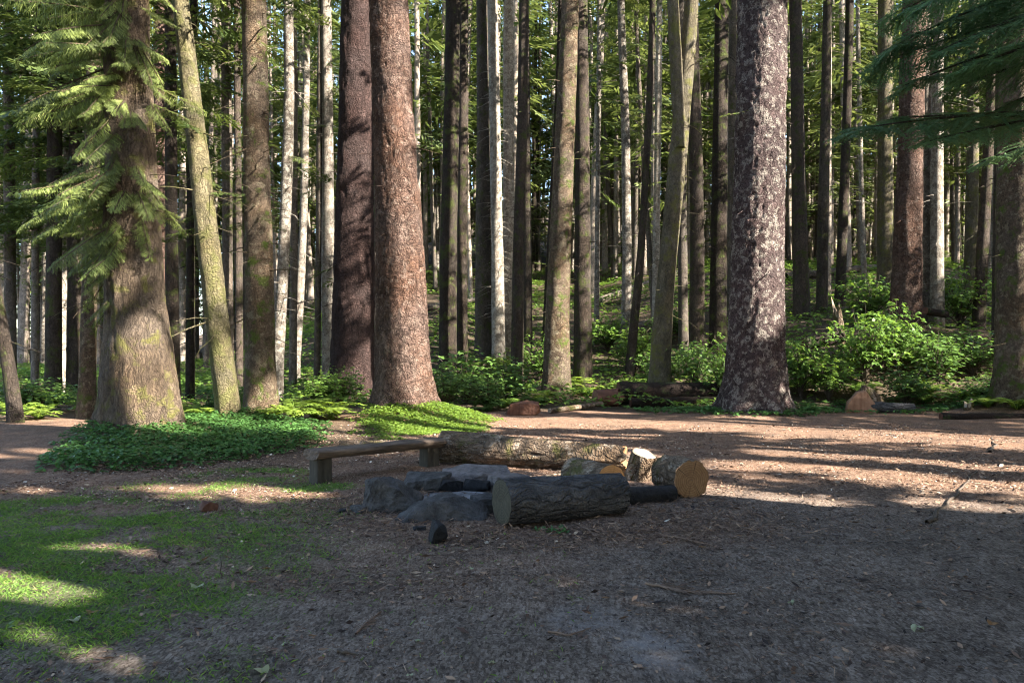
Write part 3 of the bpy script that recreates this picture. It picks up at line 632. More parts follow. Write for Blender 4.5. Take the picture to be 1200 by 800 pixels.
# --- left side
queue_tree('narrow bright white lit trunk far left behind the light fern', [(72, 472, 10), (74, 400, 9), (77, 300, 8), (79, 150, 7), (80, 0, 7)], 27., 'birchy', 28, 14, 0, .12, 4.9, 'spruce', 14, 2.9, 150, T_MID, (), 41)
queue_tree('dark trunk immediately right of the narrow bright white one', [(86, 470, 17), (87, 350, 15), (88, 200, 14), (90, 60, 13)], 25., 'dark', 32, 16, 0, .1, 5.9, 'spruce', 14, 2.9, 150, T_MID, (), 42)
queue_tree('dark trunk immediately left of the narrow bright white one', [(62, 472, 19), (63, 350, 17), (64, 200, 16), (65, 60, 15)], 24.6, 'dark', 32, 16, 0, .1, 5.4, 'spruce', 14, 2.9, 150, T_MID, (), 43)
queue_tree('dark trunk with spreading foot between the white lit one and the huge old spruce', [(101, 500, 20), (103, 420, 17), (106, 300, 17), (109, 150, 16)], 18.5, 'brown', 30, 20, 0, .22, 4.9, 'spruce', 18, 2.9, 150, T_MID, (), 44)
queue_tree('dark bare trunk leaning hard left at the left edge of the picture', [(22, 505, 17), (14, 450, 15), (0, 370, 13), (-22, 250, 12), (-50, 100, 10)], 17.5, 'dark', 20, 16, 0, .15, 9., 'spruce', 10, 2., 50, T_MID, (), 45)
queue_tree('slender trunk with reddish foot between the leaning edge trunk and the white lit one', [(41, 468, 9), (41, 350, 8), (42, 200, 8), (43, 60, 7)], 26., 'far', 30, 12, 0, .1, 5.4, 'spruce', 10, 2.9, 150, T_MID, (), 46)
queue_tree('shaded trunk at the far left behind the leaning edge trunk', [(12, 455, 14), (12, 350, 13), (11, 200, 12), (10, 60, 11)], 27., 'grey', 30, 14, 0, .1, 5.0, 'spruce', 10, 2.9, 150, T_MID, (), 47)
queue_tree('dark trunk close right of the huge old spruce', [(203, 480, 17), (202, 400, 15), (201, 250, 14), (200, 100, 13)], 21., 'dark', 30, 16, 0, .1, 7.2, 'spruce', 14, 2.6, 120, T_MID, (), 48)
queue_tree('pinkish trunk half hidden by the huge old spruce, on its right side', [(190, 475, 20), (190, 400, 19), (189, 250, 18), (188, 100, 16)], 23.5, 'red', 32, 18, 0, .1, 11.6, 'spruce', 8, 2.6, 60, None, (), 49)
queue_tree('straight grey trunk right of the mossy leaning one, upper half in sun', [(268, 470, 13), (267, 350, 12), (266, 200, 12), (265, 60, 11)], 24., 'grey', 30, 16, 0, .1, 8.5, 'spruce', 16, 2.4, 90, T_MID, (), 50)
queue_tree('thin dark trunk between the straight grey trunk and the brown scaly one', [(281, 480, 9), (280, 350, 9), (279, 200, 8), (278, 60, 8)], 23., 'dark', 28, 12, 0, .1, 11.5, 'spruce', 16, 2.2, 60, None, (), 51)
queue_tree('slim dark trunk behind the mossy leaning trunk on its left', [(223, 470, 10), (223, 350, 10), (224, 200, 9), (226, 60, 9)], 25., 'dark', 30, 12, 0, .1, 7., 'spruce', 12, 2.6, 120, T_MID, (), 52)

# --- slim trunks farther back, fitted into the gaps between the near ones
MAIN = [(e[0]/e[1]*F+CX, e[2]*2*F/e[1]*.45) for e in TREE_XY]
LAND = [(-60, 'left picture edge'), (160, 'huge old spruce'), (243, 'mossy leaning trunk'), (303, 'brown scaly trunk'), (352, 'pale curving trunk'), (445, 'reddish brown giant'), (533, 'touching dark pair'), (590, 'bright stubby pair'), (658, 'sunlit edge trunk'), (734, 'pale tan trunk'), (785, 'forked trunk'),
        (842, 'wider dark trunk'), (889, 'huge pale tree'), (964, 'plain grey trunk'), (1037, 'stout olive trunk'), (1098, 'cream trunk'), (1152, 'leaning slim trunk'), (1260, 'right edge tree')]
NUM = ['', 'second ', 'third ', 'fourth ', 'fifth ', 'sixth ', 'seventh ', 'eighth ', 'ninth ', 'tenth ', 'eleventh ', 'twelfth ', 'thirteenth ', 'fourteenth ', 'fifteenth ', 'sixteenth ', 'seventeenth ', 'eighteenth ']
def ordinal(k, n):
    q, side = (k, 'left') if k <= n-1-k else (n-1-k, 'right')
    return (side+'most') if q == 0 else NUM[q]+'from '+side
far_list, pxc = [], 3.0
fr = np.random.default_rng(77)
while pxc < 1196:
    w = fr.uniform(2.6, 6.6)
    pxc += w/2
    if all(abs(pxc-m[0]) > m[1] for m in MAIN):
        far_list.append((pxc, w)); pxc += w/2+fr.uniform(.2, 2.4)
    else: pxc += 1.0
for _ in range(9000):                                  # a second, thinner row in what gaps are left
    if len(far_list) >= 205: break
    p, w = fr.uniform(2, 1198), fr.uniform(2.4, 5.0)
    if all(abs(p-m[0]) > m[1]-.5 for m in MAIN) and all(abs(p-q[0]) > (w+q[1])*.27 for q in far_list): far_list.append((p, w))
far_list.sort(); print('far trunks', len(far_list))
for gi in range(len(LAND)-1):
    a, b = LAND[gi], LAND[gi+1]
    mem = [q for q in far_list if a[0] <= q[0] < b[0]]
    for k, (p, w) in enumerate(mem):
        dia = fr.uniform(.24, .48); d = min(62., max(30., dia*F/w))
        lean = fr.normal(0, 7 if fr.random() < .75 else 20)
        lit_it = fr.random() < .62
        if lit_it:
            ya, yb = fr.uniform(40, 180), fr.uniform(260, 390)
            lit_line(p, ya, p, yb, d-.3, .45, 6)
        bk = fr.choice(['far', 'far', 'light', 'grey', 'dark', 'far'])
        lab = f'{ordinal(k, len(mem))} of thin far trunks between {a[1]} and {b[1]}'
        if len(lab.split()) > 16: lab = f'{ordinal(k, len(mem))} thin far trunk between {a[1]} and {b[1]}'
        right = p > 640
        queue_tree(lab, [(p-lean*.4, 400, w), (p, 250, w*.9), (p+lean*.5, 60, w*.75)], d, str(bk), fr.uniform(27, 36), 10, 0, .1, fr.uniform(6, 13), 'sunny' if (right and fr.random() < .8) or fr.random() < .3 else 'spruce', int(fr.integers(6, 22)), fr.uniform(2.4, 3.4), int(fr.integers(45, 75)), T_FAR, (), 200+gi*30+k,
             group='slim trunks farther back in the forest', twig_z=(2, 16), twig_len=(.4, 1.6))
LP = np.array([p for p, r in LIT]); LR = np.array([r for p, r in LIT])
TREE_XY.clear()
for label, pts, d, a, k in QUEUE: tree(label, pts, d, *a, **k)

# --- wood behind and around as masses
def forest_mass(name, label, spots, fol, rng, H, c0, boughs, spread, keep_all):
    tr, cr = MB(), MB()
    for (x, y) in spots:
        zb = gz(x, y)-.2; h = rng.uniform(*H); r = rng.uniform(.12, .30)
        P = [(x, y, zb), (x+rng.normal(0, .4), y+rng.normal(0, .4), zb+h*.6), (x+rng.normal(0, .7), y, zb+h)]
        at = trunk_mesh(tr, P, [r, r*.65, .03], 9, 0, .1, int(rng.integers(99)), dz=1.2)
        low_ = keep_all and y > 74
        cr.quads(*(lambda m: (m.v[0].reshape(-1, 4, 3), m.t[0]))(crown_mb(at, zb+(rng.uniform(.5, 4) if low_ else rng.uniform(*c0)), zb+h, int(boughs*1.5) if low_ else boughs, rng, spread*rng.uniform(.8, 1.2), T_FAR, (), keep_all and y > 70)))
    root = bpy.data.objects.new(name, None); COL.objects.link(root); tag(root, label, 'forest', None, 'stuff')
    a = tr.build('trunks', BARK['far'], root, smooth=True); b = cr.build('foliage', FOL[fol], root)
    a['kind'] = 'stuff'; b['kind'] = 'stuff'
    return root
fr2 = np.random.default_rng(99)
sp = []
for y in np.r_[np.arange(46, 74, 3.4), np.arange(76, 112, 6.)]:
    for x in np.arange(-1.0*y*.78, y*.78, 3.3+y*.014): sp.append((x+fr2.normal(0, 1.3), y+fr2.normal(0, 1.6)))
forest_mass('distant_forest', 'dense far-off conifers closing the view behind all the trunks', sp, 'sunny', fr2, (27, 38), (5, 12), 72, 3.8, True)
# the wood to the right of the camera and behind it, which shades the clearing
sp = []
def blocks(x, y):
    v = np.array([x, y])-LP[:, :2]; t = v@SUN_H; d = np.abs(v[:, 0]*SUN_H[1]-v[:, 1]*SUN_H[0])
    hgt = LP[:, 2]+t*math.tan(SUN_EL)
    return int(((t > 0) & (d < LR*.6+.22) & (hgt < 24)).sum())
LANES = [(-17.3, -14.9), (-12.9, -11.9), (-10.9, -8.4), (-6.5, -5.8), (-3.4, -2.2)]      # strips of the clearing that stay in the sun
def in_lane(x, y):
    c = x*SUN_H[1]-y*SUN_H[0]
    return any(a-.25 < c < b+.25 for a, b in LANES)
tries = 0
while len(sp) < 100 and tries < 4000:
    tries += 1
    x = fr2.uniform(6, 60); y = fr2.uniform(-30, 44)
    if y > 0 and x < y*.70+4.2: continue
    if x < 6.5: continue
    if any(math.hypot(x-q[0], y-q[1]) < 3.1 for q in sp): continue
    if blocks(x, y) > 2 or (in_lane(x, y) and fr2.random() > .12): continue
    sp.append((x, y))
sp += [(8.2, -1.2), (10.4, 1.6), (9.6, -4.8), (12.6, -1.6), (13.2, 3.4), (15.8, 1.0), (6.9, -4.2), (16.2, 5.6), (18, -4), (20, -1), (22.5, -6), (17, -8.5), (11, -8), (7.5, -8), (13.5, -6), (5.6, -2.6), (24, -2), (17, 5.65), (15.5, 6.6), (20, 1.77), (19.5, 13), (20.2, 9.4), (9., -.2), (25.5, -9), (20.5, -11), (15, -11.5)]
sp = [(x, y) if not in_lane(x, y) else min(((x, y+e) for e in np.arange(-5, 5, .2) if not in_lane(x, y+e)), key=lambda q: abs(q[1]-y)) for x, y in sp]
for y in (-6, -11, -16):
    for x in np.arange(-14, 8, 5.): sp.append((x+fr2.normal(0, .8), y+fr2.normal(0, .8)))
forest_mass('surrounding_forest', 'conifers around the rest of the clearing, beside and behind the camera', sp, 'spruce', fr2, (24, 34), (4.5, 8), 165, 3.7, False)

# ------------------------------------------------------------------ tree whose boughs hang into the picture on the right
def overhang():
    d = 5.4; x0 = 7.4; b = (x0, d, gz(x0, d))
    root = thing('overhanging_hemlock', 'dark blue green needle boughs hanging into the upper right corner', 'tree', b)
    rng = np.random.default_rng(41)
    mb = MB(); at = trunk_mesh(mb, [(x0, d, -.2), (x0+.1, d, 9), (x0+.1, d, 20)], [.32, .22, .03], 24, .01, .15, 4)
    mb2 = MB()
    def B(px, py, pxe, pye, dd, sc=1.0):      # bough from trunk side towards its tip
        tip = np.array([X(px, dd), dd, Z(py, dd)]); base = np.array([X(pxe, dd), dd+.3, Z(pye, dd)])
        v = tip-base; L = np.linalg.norm(v)
        az = math.atan2(v[1], v[0]); pi = math.asin(v[2]/L)+.10
        V, T = place_boughs(T_FINE, [base], [az], [pi], [L], rng, roll=rng.normal(0, .2))
        mb2.quads(V, np.clip(T*.7+.1, 0, 1))
        s = np.linspace(0, 1, 8); P = base+(v)*s[:, None]; P[:, 2] += .10*L*s*(1-s)
        st = np.array(at(base[2])[:2]); P = np.vstack([[st[0], st[1], base[2]+.1], P])
        mb.tube(P, np.r_[.03, .022*(1-s)+.004], 5)
    B(1000, 152, 1330, 120, 6.6); B(1040, 140, 1300, 130, 6.9); B(1090, 165, 1330, 120, 6.4)
    B(1020, 78, 1340, -20, 7.0); B(1035, 60, 1320, -60, 6.6); B(1060, 100, 1330, 10, 7.2); B(1100, 60, 1330, -30, 6.3)
    B(1040, 20, 1330, -100, 7.2); B(1110, 105, 1330, 40, 6.8); B(1150, 75, 1350, 0, 7.4); B(1080, 5, 1340, -110, 6.4); B(1150, 190, 1340, 130, 7.6); B(1130, 30, 1340, -60, 7.7)
    B(1165, 130, 1350, 60, 7.0); B(1120, 85, 1350, 10, 6.2)
    cr = crown_mb(at, 5.8, 20, 80, rng, 2.9, T_MID)
    V, Fc, T = cr.arrays(); mb2.quads(V.reshape(-1, 4, 3), T)
    mb.build('trunk', BARK['dark'], root, smooth=True, loc=b); mb2.build('crown', FOL['deep'], root, loc=b)
overhang()

# ------------------------------------------------------------------ ferns
def frond_quads(L, rng, pairs=20, width=.17):
    s = np.linspace(0, 1, pairs+2)[1:-1]; e0 = rng.uniform(.75, 1.15)
    def pos(s): return np.stack([L*s*math.cos(e0)*(.85+.35*s), 0*s, L*(math.sin(e0)*s-.62*s*s)], -1)
    P = pos(s); prof = np.sin(np.clip(s*.92+.10, 0, 1)*PI)**.7*(1-.35*s)
    B, D, Ln, W = [], [], [], []
    T = unit(np.gradient(pos(np.linspace(0, 1, pairs)), axis=0))
    for k in range(pairs):
        for sd in (-1, 1):
            B.append(P[k]); D.append(unit(T[k]*.35+np.array([0, sd, -.15+rng.normal(0, .1)]))); Ln.append(width*L*1.25*prof[k]*rng.uniform(.85, 1.1)); W.append(.020*L/.9+.004)
    V = diamonds(B, D, Ln, W, np.array([0, 0, 1.])+rng.normal(0, .15, (len(B), 3)), .35)
    st = pos(np.linspace(0, 1, 9)); n = len(st)
    w = .006*(1-np.linspace(0, 1, n))[:, None]+.001; off = np.array([0, 1, 0])
    stem = np.stack([st[:-1]-off*w[:-1], st[:-1]+off*w[:-1], st[1:]+off*w[1:], st[1:]-off*w[1:]], 1)
    return np.concatenate([V, stem])
def rotz(V, a): c, s = math.cos(a), math.sin(a); return V@np.array([[c, -s, 0], [s, c, 0], [0, 0, 1]]).T
def fern(label, px, d, size, nf=13, fol='fern', seed=0, parts=True, py=None, group='ferns along the edge of the clearing'):
    rng = np.random.default_rng(500+seed); x = X(px, d); loc = (x, d, gz(x, d)-.02)
    root = thing('sword_fern', label, 'fern', loc, group)
    for k in range(nf):
        V = frond_quads(size*rng.uniform(.7, 1.1), rng); V = rotz(V, 2*PI*k/nf+rng.normal(0, .25))
        mb = MB(); mb.quads(V, np.clip(rng.uniform(.25, .8)+rng.normal(0, .1, len(V)), 0, 1)); mb.build('frond', FOL[fol], root)
    return root
fern('bright fern at the left edge beside the leaning dark trunk', 16, 18.4, 1.1, 14, seed=1)
fern('bright fern right of the left edge one, before the white lit trunk', 46, 18.3, 1.05, 13, seed=2)
fern('yellowing fern at the foot of the mossy leaning trunk', 244, 16.2, .85, 12, seed=3)
fern('wide sunlit fern behind the bench, left half of the bright clump', 346, 17.1, 1.2, 16, seed=4)
fern('wide sunlit fern behind the bench, right half of the bright clump', 390, 17.2, 1.2, 16, seed=5)
fern('sunlit fern at the back of the bright clump behind the bench', 368, 17.9, 1.35, 16, seed=6)
fern('bright fern at the right edge before the buttressed tree', 1192, 18.9, 1.0, 14, seed=7)
fern('fern tuft right of the foot of the huge pale tree', 948, 19.2, .8, 12, 'cover', seed=8)
fern('sunlit fern on the bank left of the tall leafy bush', 940, 22.4, 1.2, 14, seed=9)
fern('sunlit fern on the bank behind the cut wedge log', 1008, 22., 1.1, 14, 'shrub', seed=10)
fern('bright fern under the slim dark leaning trunk', 1118, 24.3, 1.3, 15, seed=11)
fern('bright fern close right of the trunk with sunlit edge', 692, 24.8, 1.2, 14, seed=12)
fern('bright fern between the sunlit edge trunk and the thin crooked trunk', 720, 25.3, 1.3, 15, seed=13)
fern('fern low before the foot of the forked trunk', 800, 24.2, 1.1, 13, 'shrub', seed=14)
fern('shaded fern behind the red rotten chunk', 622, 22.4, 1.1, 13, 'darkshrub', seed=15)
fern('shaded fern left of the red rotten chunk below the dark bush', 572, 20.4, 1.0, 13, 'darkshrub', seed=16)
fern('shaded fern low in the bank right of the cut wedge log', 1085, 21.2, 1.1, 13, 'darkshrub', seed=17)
fern('mid green fern before the bank at the foot of the right bushes', 1140, 21.4, 1.0, 13, 'shrub', seed=18)
fern('pale fern under the dark trunk right of the huge old spruce', 222, 19.5, .9, 12, seed=19)
fern('small fern tuft against the left foot of the huge pale tree', 838, 18.9, .45, 9, 'cover', seed=20)

for k, (lab, px, d, sz, fo) in enumerate((('fern between the red rotten chunk and the trunk with sunlit edge', 634, 23.2, 1.2, 'fern'), ('fern before the crooked thin trunk above the reddish log end', 738, 24.4, 1.3, 'fern'), ('fern behind the middle of the thick dark fallen log', 768, 24., 1.2, 'fern'),
        ('fern at the left foot of the dark straight trunk', 672, 26.5, 1.3, 'fern'), ('fern under the touching dark pair of trunks', 535, 26.5, 1.3, 'shrub'), ('fern above the right end of the thick dark fallen log', 822, 23.6, 1.1, 'fern'), ('fern on the bank under the big reddish right tree', 1066, 23.8, 1.3, 'fern'),
        ('fern on the bank right of the tall leafy bush', 1088, 21.8, 1.2, 'fern'), ('fern low beside the left root of the right edge tree', 1158, 19.6, 1.0, 'fern'), ('fern at the foot of the brown scaly trunk', 318, 16.6, .9, 'fern'), ('fern under the dark bush right of the clover patch', 590, 21.6, 1.0, 'shrub'),
        ('fern on the slope behind the bright stubby pair', 592, 30., 1.5, 'fern'))): fern(lab, px, d, sz, 14, fo, seed=40+k)

# ------------------------------------------------------------------ leafy shrubs
def shrub_mb(rng, H, R, stems, leaves, leaf):
    st, lf = MB(), MB()
    for k in range(stems):
        a = rng.uniform(0, 2*PI); r = R*math.sqrt(rng.random())*.95; h = H*rng.uniform(.55, 1.05)*(1-.35*(r/R)**2)
        s = np.linspace(0, 1, 7)
        P = np.stack([math.cos(a)*(r*s**1.25)+rng.normal(0, .02, 7)*s, math.sin(a)*(r*s**1.25)+rng.normal(0, .02, 7)*s, h*s**.8], 1)
        st.tube(P, .012*(1-.8*s), 4)
        for q in range(max(1, leaves//stems)):
            t = rng.uniform(.30, 1.03); c = np.array([np.interp(t, s, P[:, i]) for i in range(3)])
            az = rng.uniform(0, 2*PI); out = np.array([math.cos(az), math.sin(az), rng.uniform(-.25, .35)]); out = unit(out)
            tw = rng.uniform(.05, .26)*(1.25-t*.5); c2 = c+out*tw
            tint = np.clip(.15+.45*t+rng.normal(0, .14), 0, 1)
            for m in (-1, 0, 1):
                a2 = az+m*.95; d = unit(np.array([math.cos(a2), math.sin(a2), rng.uniform(-.45, .1)]))
                lf.quads(diamonds([c2], [d], leaf*rng.uniform(.7, 1.2), leaf*.27, None, .45, .12), [tint])
    return st, lf
SHR = {}
def shrub(label, px, d, H, R, fol, kind=0, seed=0, leaf=.13, name='leafy_shrub', dz=0., group='leafy shrubs in the undergrowth'):
    key = (kind, fol)
    x = X(px, d); loc = (x, d, gz(x, d)-.03+dz)
    root = thing(name, label, 'shrub', loc, group, rz=seed*1.7)
    if key not in SHR:
        rng = np.random.default_rng(700+kind); st, lf = shrub_mb(rng, 1.0, .8, 34+kind*3, 560, .095)
        SHR[key] = (st.build('stem', M_TWIG, root), lf.build('foliage', FOL[fol], root))
        SHR[key][0]['kind'] = 'stuff'
    else:
        for o in SHR[key]:
            c = o.copy(); COL.objects.link(c); c.parent = root
    root.scale = (R/.8, R/.8, H)
    return root
rows = [
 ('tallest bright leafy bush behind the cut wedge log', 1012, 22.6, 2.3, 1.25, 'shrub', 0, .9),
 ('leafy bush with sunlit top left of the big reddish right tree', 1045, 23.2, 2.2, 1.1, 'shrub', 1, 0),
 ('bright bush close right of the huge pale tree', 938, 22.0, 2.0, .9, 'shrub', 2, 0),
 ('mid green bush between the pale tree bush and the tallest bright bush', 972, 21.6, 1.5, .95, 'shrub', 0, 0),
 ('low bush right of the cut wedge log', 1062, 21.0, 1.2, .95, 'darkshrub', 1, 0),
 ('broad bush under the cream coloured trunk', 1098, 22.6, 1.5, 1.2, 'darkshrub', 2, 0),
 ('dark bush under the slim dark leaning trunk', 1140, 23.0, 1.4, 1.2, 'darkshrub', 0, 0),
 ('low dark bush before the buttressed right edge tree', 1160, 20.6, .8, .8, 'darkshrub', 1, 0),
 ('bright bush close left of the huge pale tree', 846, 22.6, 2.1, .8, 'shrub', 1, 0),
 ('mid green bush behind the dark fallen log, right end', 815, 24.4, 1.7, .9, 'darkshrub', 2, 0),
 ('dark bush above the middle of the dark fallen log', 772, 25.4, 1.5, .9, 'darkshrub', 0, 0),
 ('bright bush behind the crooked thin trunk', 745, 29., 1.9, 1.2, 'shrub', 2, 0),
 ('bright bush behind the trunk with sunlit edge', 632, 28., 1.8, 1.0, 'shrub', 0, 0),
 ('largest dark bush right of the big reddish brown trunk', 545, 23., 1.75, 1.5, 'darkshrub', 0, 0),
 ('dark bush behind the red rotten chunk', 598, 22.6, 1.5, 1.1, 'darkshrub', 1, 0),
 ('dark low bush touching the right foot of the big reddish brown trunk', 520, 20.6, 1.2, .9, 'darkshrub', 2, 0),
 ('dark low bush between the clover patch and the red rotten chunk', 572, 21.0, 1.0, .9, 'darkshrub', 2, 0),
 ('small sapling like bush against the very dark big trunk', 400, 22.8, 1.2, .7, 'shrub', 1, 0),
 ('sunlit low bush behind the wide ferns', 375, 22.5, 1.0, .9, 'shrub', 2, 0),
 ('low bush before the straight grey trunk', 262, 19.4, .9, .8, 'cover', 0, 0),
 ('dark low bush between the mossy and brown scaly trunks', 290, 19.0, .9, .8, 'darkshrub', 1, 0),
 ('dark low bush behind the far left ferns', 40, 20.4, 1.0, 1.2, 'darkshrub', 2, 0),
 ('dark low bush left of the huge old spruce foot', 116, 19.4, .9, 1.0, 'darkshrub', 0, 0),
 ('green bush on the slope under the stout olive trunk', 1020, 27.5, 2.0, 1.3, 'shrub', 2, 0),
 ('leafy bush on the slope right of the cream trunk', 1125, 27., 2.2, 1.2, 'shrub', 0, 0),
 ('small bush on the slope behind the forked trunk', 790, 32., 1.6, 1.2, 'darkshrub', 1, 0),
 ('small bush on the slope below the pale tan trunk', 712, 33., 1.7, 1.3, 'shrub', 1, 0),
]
for k, (lab, px, d, H, R, fol, kind, dz) in enumerate(rows): shrub(lab, px, d, H, R, fol, kind, k, dz=0.)

# ------------------------------------------------------------------ ground cover, undergrowth, grass, litter (stuff)
def cover_stuff(name, label, cat, pts, hgt, leaf, fol, seed, trifol=True):
    rng = np.random.default_rng(seed); n = len(pts); x, y = pts[:, 0], pts[:, 1]
    z = ground_z(x, y)+hgt*rng.random(n)**.6
    mb = MB()
    for m in range(3 if trifol else 1):
        a = rng.uniform(0, 2*PI, n)+m*2.1
        D = unit(np.stack([np.cos(a), np.sin(a), rng.uniform(-.45, .25, n)], 1))
        mb.quads(diamonds(np.stack([x, y, z], 1), D, leaf*rng.uniform(.6, 1.2, n), leaf*.33, np.array([0, 0, 1.])+rng.normal(0, .3, (n, 3)), .5, .1), np.clip(.25+.5*(z-ground_z(x, y))/np.maximum(hgt, .01)*.8+rng.normal(0, .16, n), 0, 1))
    return tag(mb.build(name, FOL[fol], None), label, cat, None, 'stuff')
def scatter(n, x0, x1, y0, y1, w, seed):
    rng = np.random.default_rng(seed); out = []; tot = 0
    while tot < n:
        p = np.stack([rng.uniform(x0, x1, n*2), rng.uniform(y0, y1, n*2)], 1); k = rng.random(n*2) < w(p[:, 0], p[:, 1]); out.append(p[k]); tot += k.sum()
    return np.concatenate(out)[:n]
def ivy_w(x, y):
    nz = fbm(xy0(x, y, .8), 3, 41); px = CX+F*x/y; py = HY+F*EYE/y
    top = 552-.00*px-np.clip((px-200)/180., 0, 1)*24
    e = np.minimum((px-48)/25., (388-px)/25.); e = np.minimum(e, (top-py)/4.); e = np.minimum(e, (py-497)/4.)
    return np.clip(e*.8+nz*1.5, 0, 1)
p = scatter(8200, -7.5, -2.2, 10, 17.6, ivy_w, 81)
ivh = .05+.24*sstep(.1, .9, ivy_w(p[:, 0], p[:, 1]))*(.6+.4*fbm(xy0(p[:, 0], p[:, 1], 1.2), 2, 4))
cover_stuff('ground_cover', 'dark green leafy ground cover around the foot of the huge old spruce', 'ground cover', p, ivh, .075, 'cover', 82)
def clo_w(x, y):
    nz = fbm(xy0(x, y, .9), 3, 43); e = 1.15-np.hypot((x+2.05)/1.5, (y-17.0)/2.4)+nz*.8
    return np.clip(e*2, 0, 1)*(y < 21)
p = scatter(7500, -4.2, .6, 13.6, 20, clo_w, 83)
hc = .04+.16*sstep(2.6, .3, np.hypot(p[:, 0]+2.3, p[:, 1]-17.9))
cover_stuff('ground_cover', 'bright sunlit clover around the foot of the big reddish brown trunk', 'ground cover', p, hc, .06, 'clover', 84)
def und_w(x, y):
    nz = fbm(xy0(x, y, .45), 3, 45); ed = 21.2+.7*nz-2.2*sstep(-5, -8, x)
    return np.where(y > ed, np.clip(.5+1.3*nz, .05, 1)*np.clip(42/y, .3, 1), 0)
p = scatter(56000, -30, 34, 18, 62, und_w, 85)
p = p[np.abs(p[:, 0]) < p[:, 1]*.72+2]
cover_stuff('undergrowth', 'mixed low green undergrowth covering the forest floor', 'undergrowth', p, .10+.45*np.clip(fbm(xy0(p[:, 0], p[:, 1], .6), 2, 5)+.4, 0, 1), .15, 'shrub', 86)
p = scatter(2600, 3.2, 15, 19.4, 21.6, lambda x, y: np.clip(.6+fbm(xy0(x, y, .8), 3, 46)-np.abs(y-20.6)*.5, 0, 1), 87)
p2 = scatter(700, 4.0, 7.9, 18.0, 20.4, lambda x, y: np.clip(1.15-np.abs(np.hypot(x-5.9, y-19.2)-.95)*1.6+.7*fbm(xy0(x, y, 1.4), 3, 47), 0, 1), 88); p = np.concatenate([p, p2])
cover_stuff('ground_cover', 'low green ground cover fringing the clearing below the right bushes', 'ground cover', p, .10, .09, 'cover', 88)
# grass blades
rng = np.random.default_rng(31)
def gw2(x, y): return np.clip(grass_w(x, y)*1.0, 0, 1)*np.clip(6/y, .3, 1)+.012*(x < .5)*(y < 7)
p = scatter(62000, -6.6, .6, 3.0, 10.6, gw2, 32)
p = p[np.abs(p[:, 0]) < p[:, 1]*.72]
n = len(p); z = ground_z(p[:, 0], p[:, 1])-.004
a = rng.uniform(0, 2*PI, n); D = unit(np.stack([np.cos(a)*.75, np.sin(a)*.75, rng.uniform(.25, 1.1, n)], 1))
mb = MB(); mb.quads(diamonds(np.column_stack([p, z]), D, rng.uniform(.02, .07, n), .0032, np.stack([np.cos(a), np.sin(a), 0*a], 1)*0+RNG.normal(0, 1, (n, 3)), .35, .15), np.clip(rng.normal(.5, .22, n), 0, 1))
tag(mb.build('grass', FOL['grass'], None), 'short patchy green grass on the left side of the clearing', 'grass', None, 'stuff')
# needle litter: chips, needles, bits of twig and leaf
def lw(x, y): return np.clip(.30+.7*litter_w(x, y), 0, 1)*np.clip(.55+1.5*fbm(xy0(x, y, 1.3), 4, 15), .12, 1)*np.clip((5.5/y)**1.5, .05, 1)*(1-.7*grass_w(x, y))
p = scatter(170000, -6, 9, 2.9, 17, lw, 91)
p = p[np.abs(p[:, 0]) < p[:, 1]*.72]
n = len(p); rng = np.random.default_rng(92); z = ground_z(p[:, 0], p[:, 1])+.004+.006*rng.random(n)
a = rng.uniform(0, 2*PI, n); D = unit(np.stack([np.cos(a), np.sin(a), rng.normal(0, .22, n)], 1))
L = np.exp(rng.normal(-3.55, .5, n)); Wd = np.where(rng.random(n) < .72, .0022, L*rng.uniform(.12, .3, n)); Wd = np.clip(Wd, .0015, .013)*np.clip(p[:, 1]/6, 1, 1.8)
mb = MB(); mb.quads(diamonds(np.column_stack([p, z]), D, L, Wd, np.array([0, 0, 1.])+rng.normal(0, .4, (n, 3)), .5), np.clip(rng.beta(1.5, 1.8, n)+.18*(litter_w(p[:, 0], p[:, 1])-.5), 0, 1))
dr = scatter(9000, -3.2, 4.2, 6.2, 9.6, lambda x, y: np.clip(.75*sstep(.5, .05, np.abs(np.hypot((x-.35)/2.1, (y-7.8)/1.15)-.85)+.35*fbm(xy0(x, y, 1.1), 3, 14))+.05, 0, 1), 93)
n = len(dr); a = rng.uniform(0, 2*PI, n); D = unit(np.stack([np.cos(a), np.sin(a), rng.normal(.05, .3, n)], 1))
mb.quads(diamonds(np.column_stack([dr, ground_z(dr[:, 0], dr[:, 1])+.006+.02*rng.random(n)]), D, rng.uniform(.03, .10, n), rng.uniform(.002, .007, n), np.array([0, 0, 1.])+rng.normal(0, .5, (n, 3)), .5), np.clip(rng.beta(2.4, 2., n)*.85, 0, 1))
tag(mb.build('needle_litter', M_LITTER, None), 'fallen needles, chips and bits of twig on the clearing floor', 'litter', None, 'stuff')

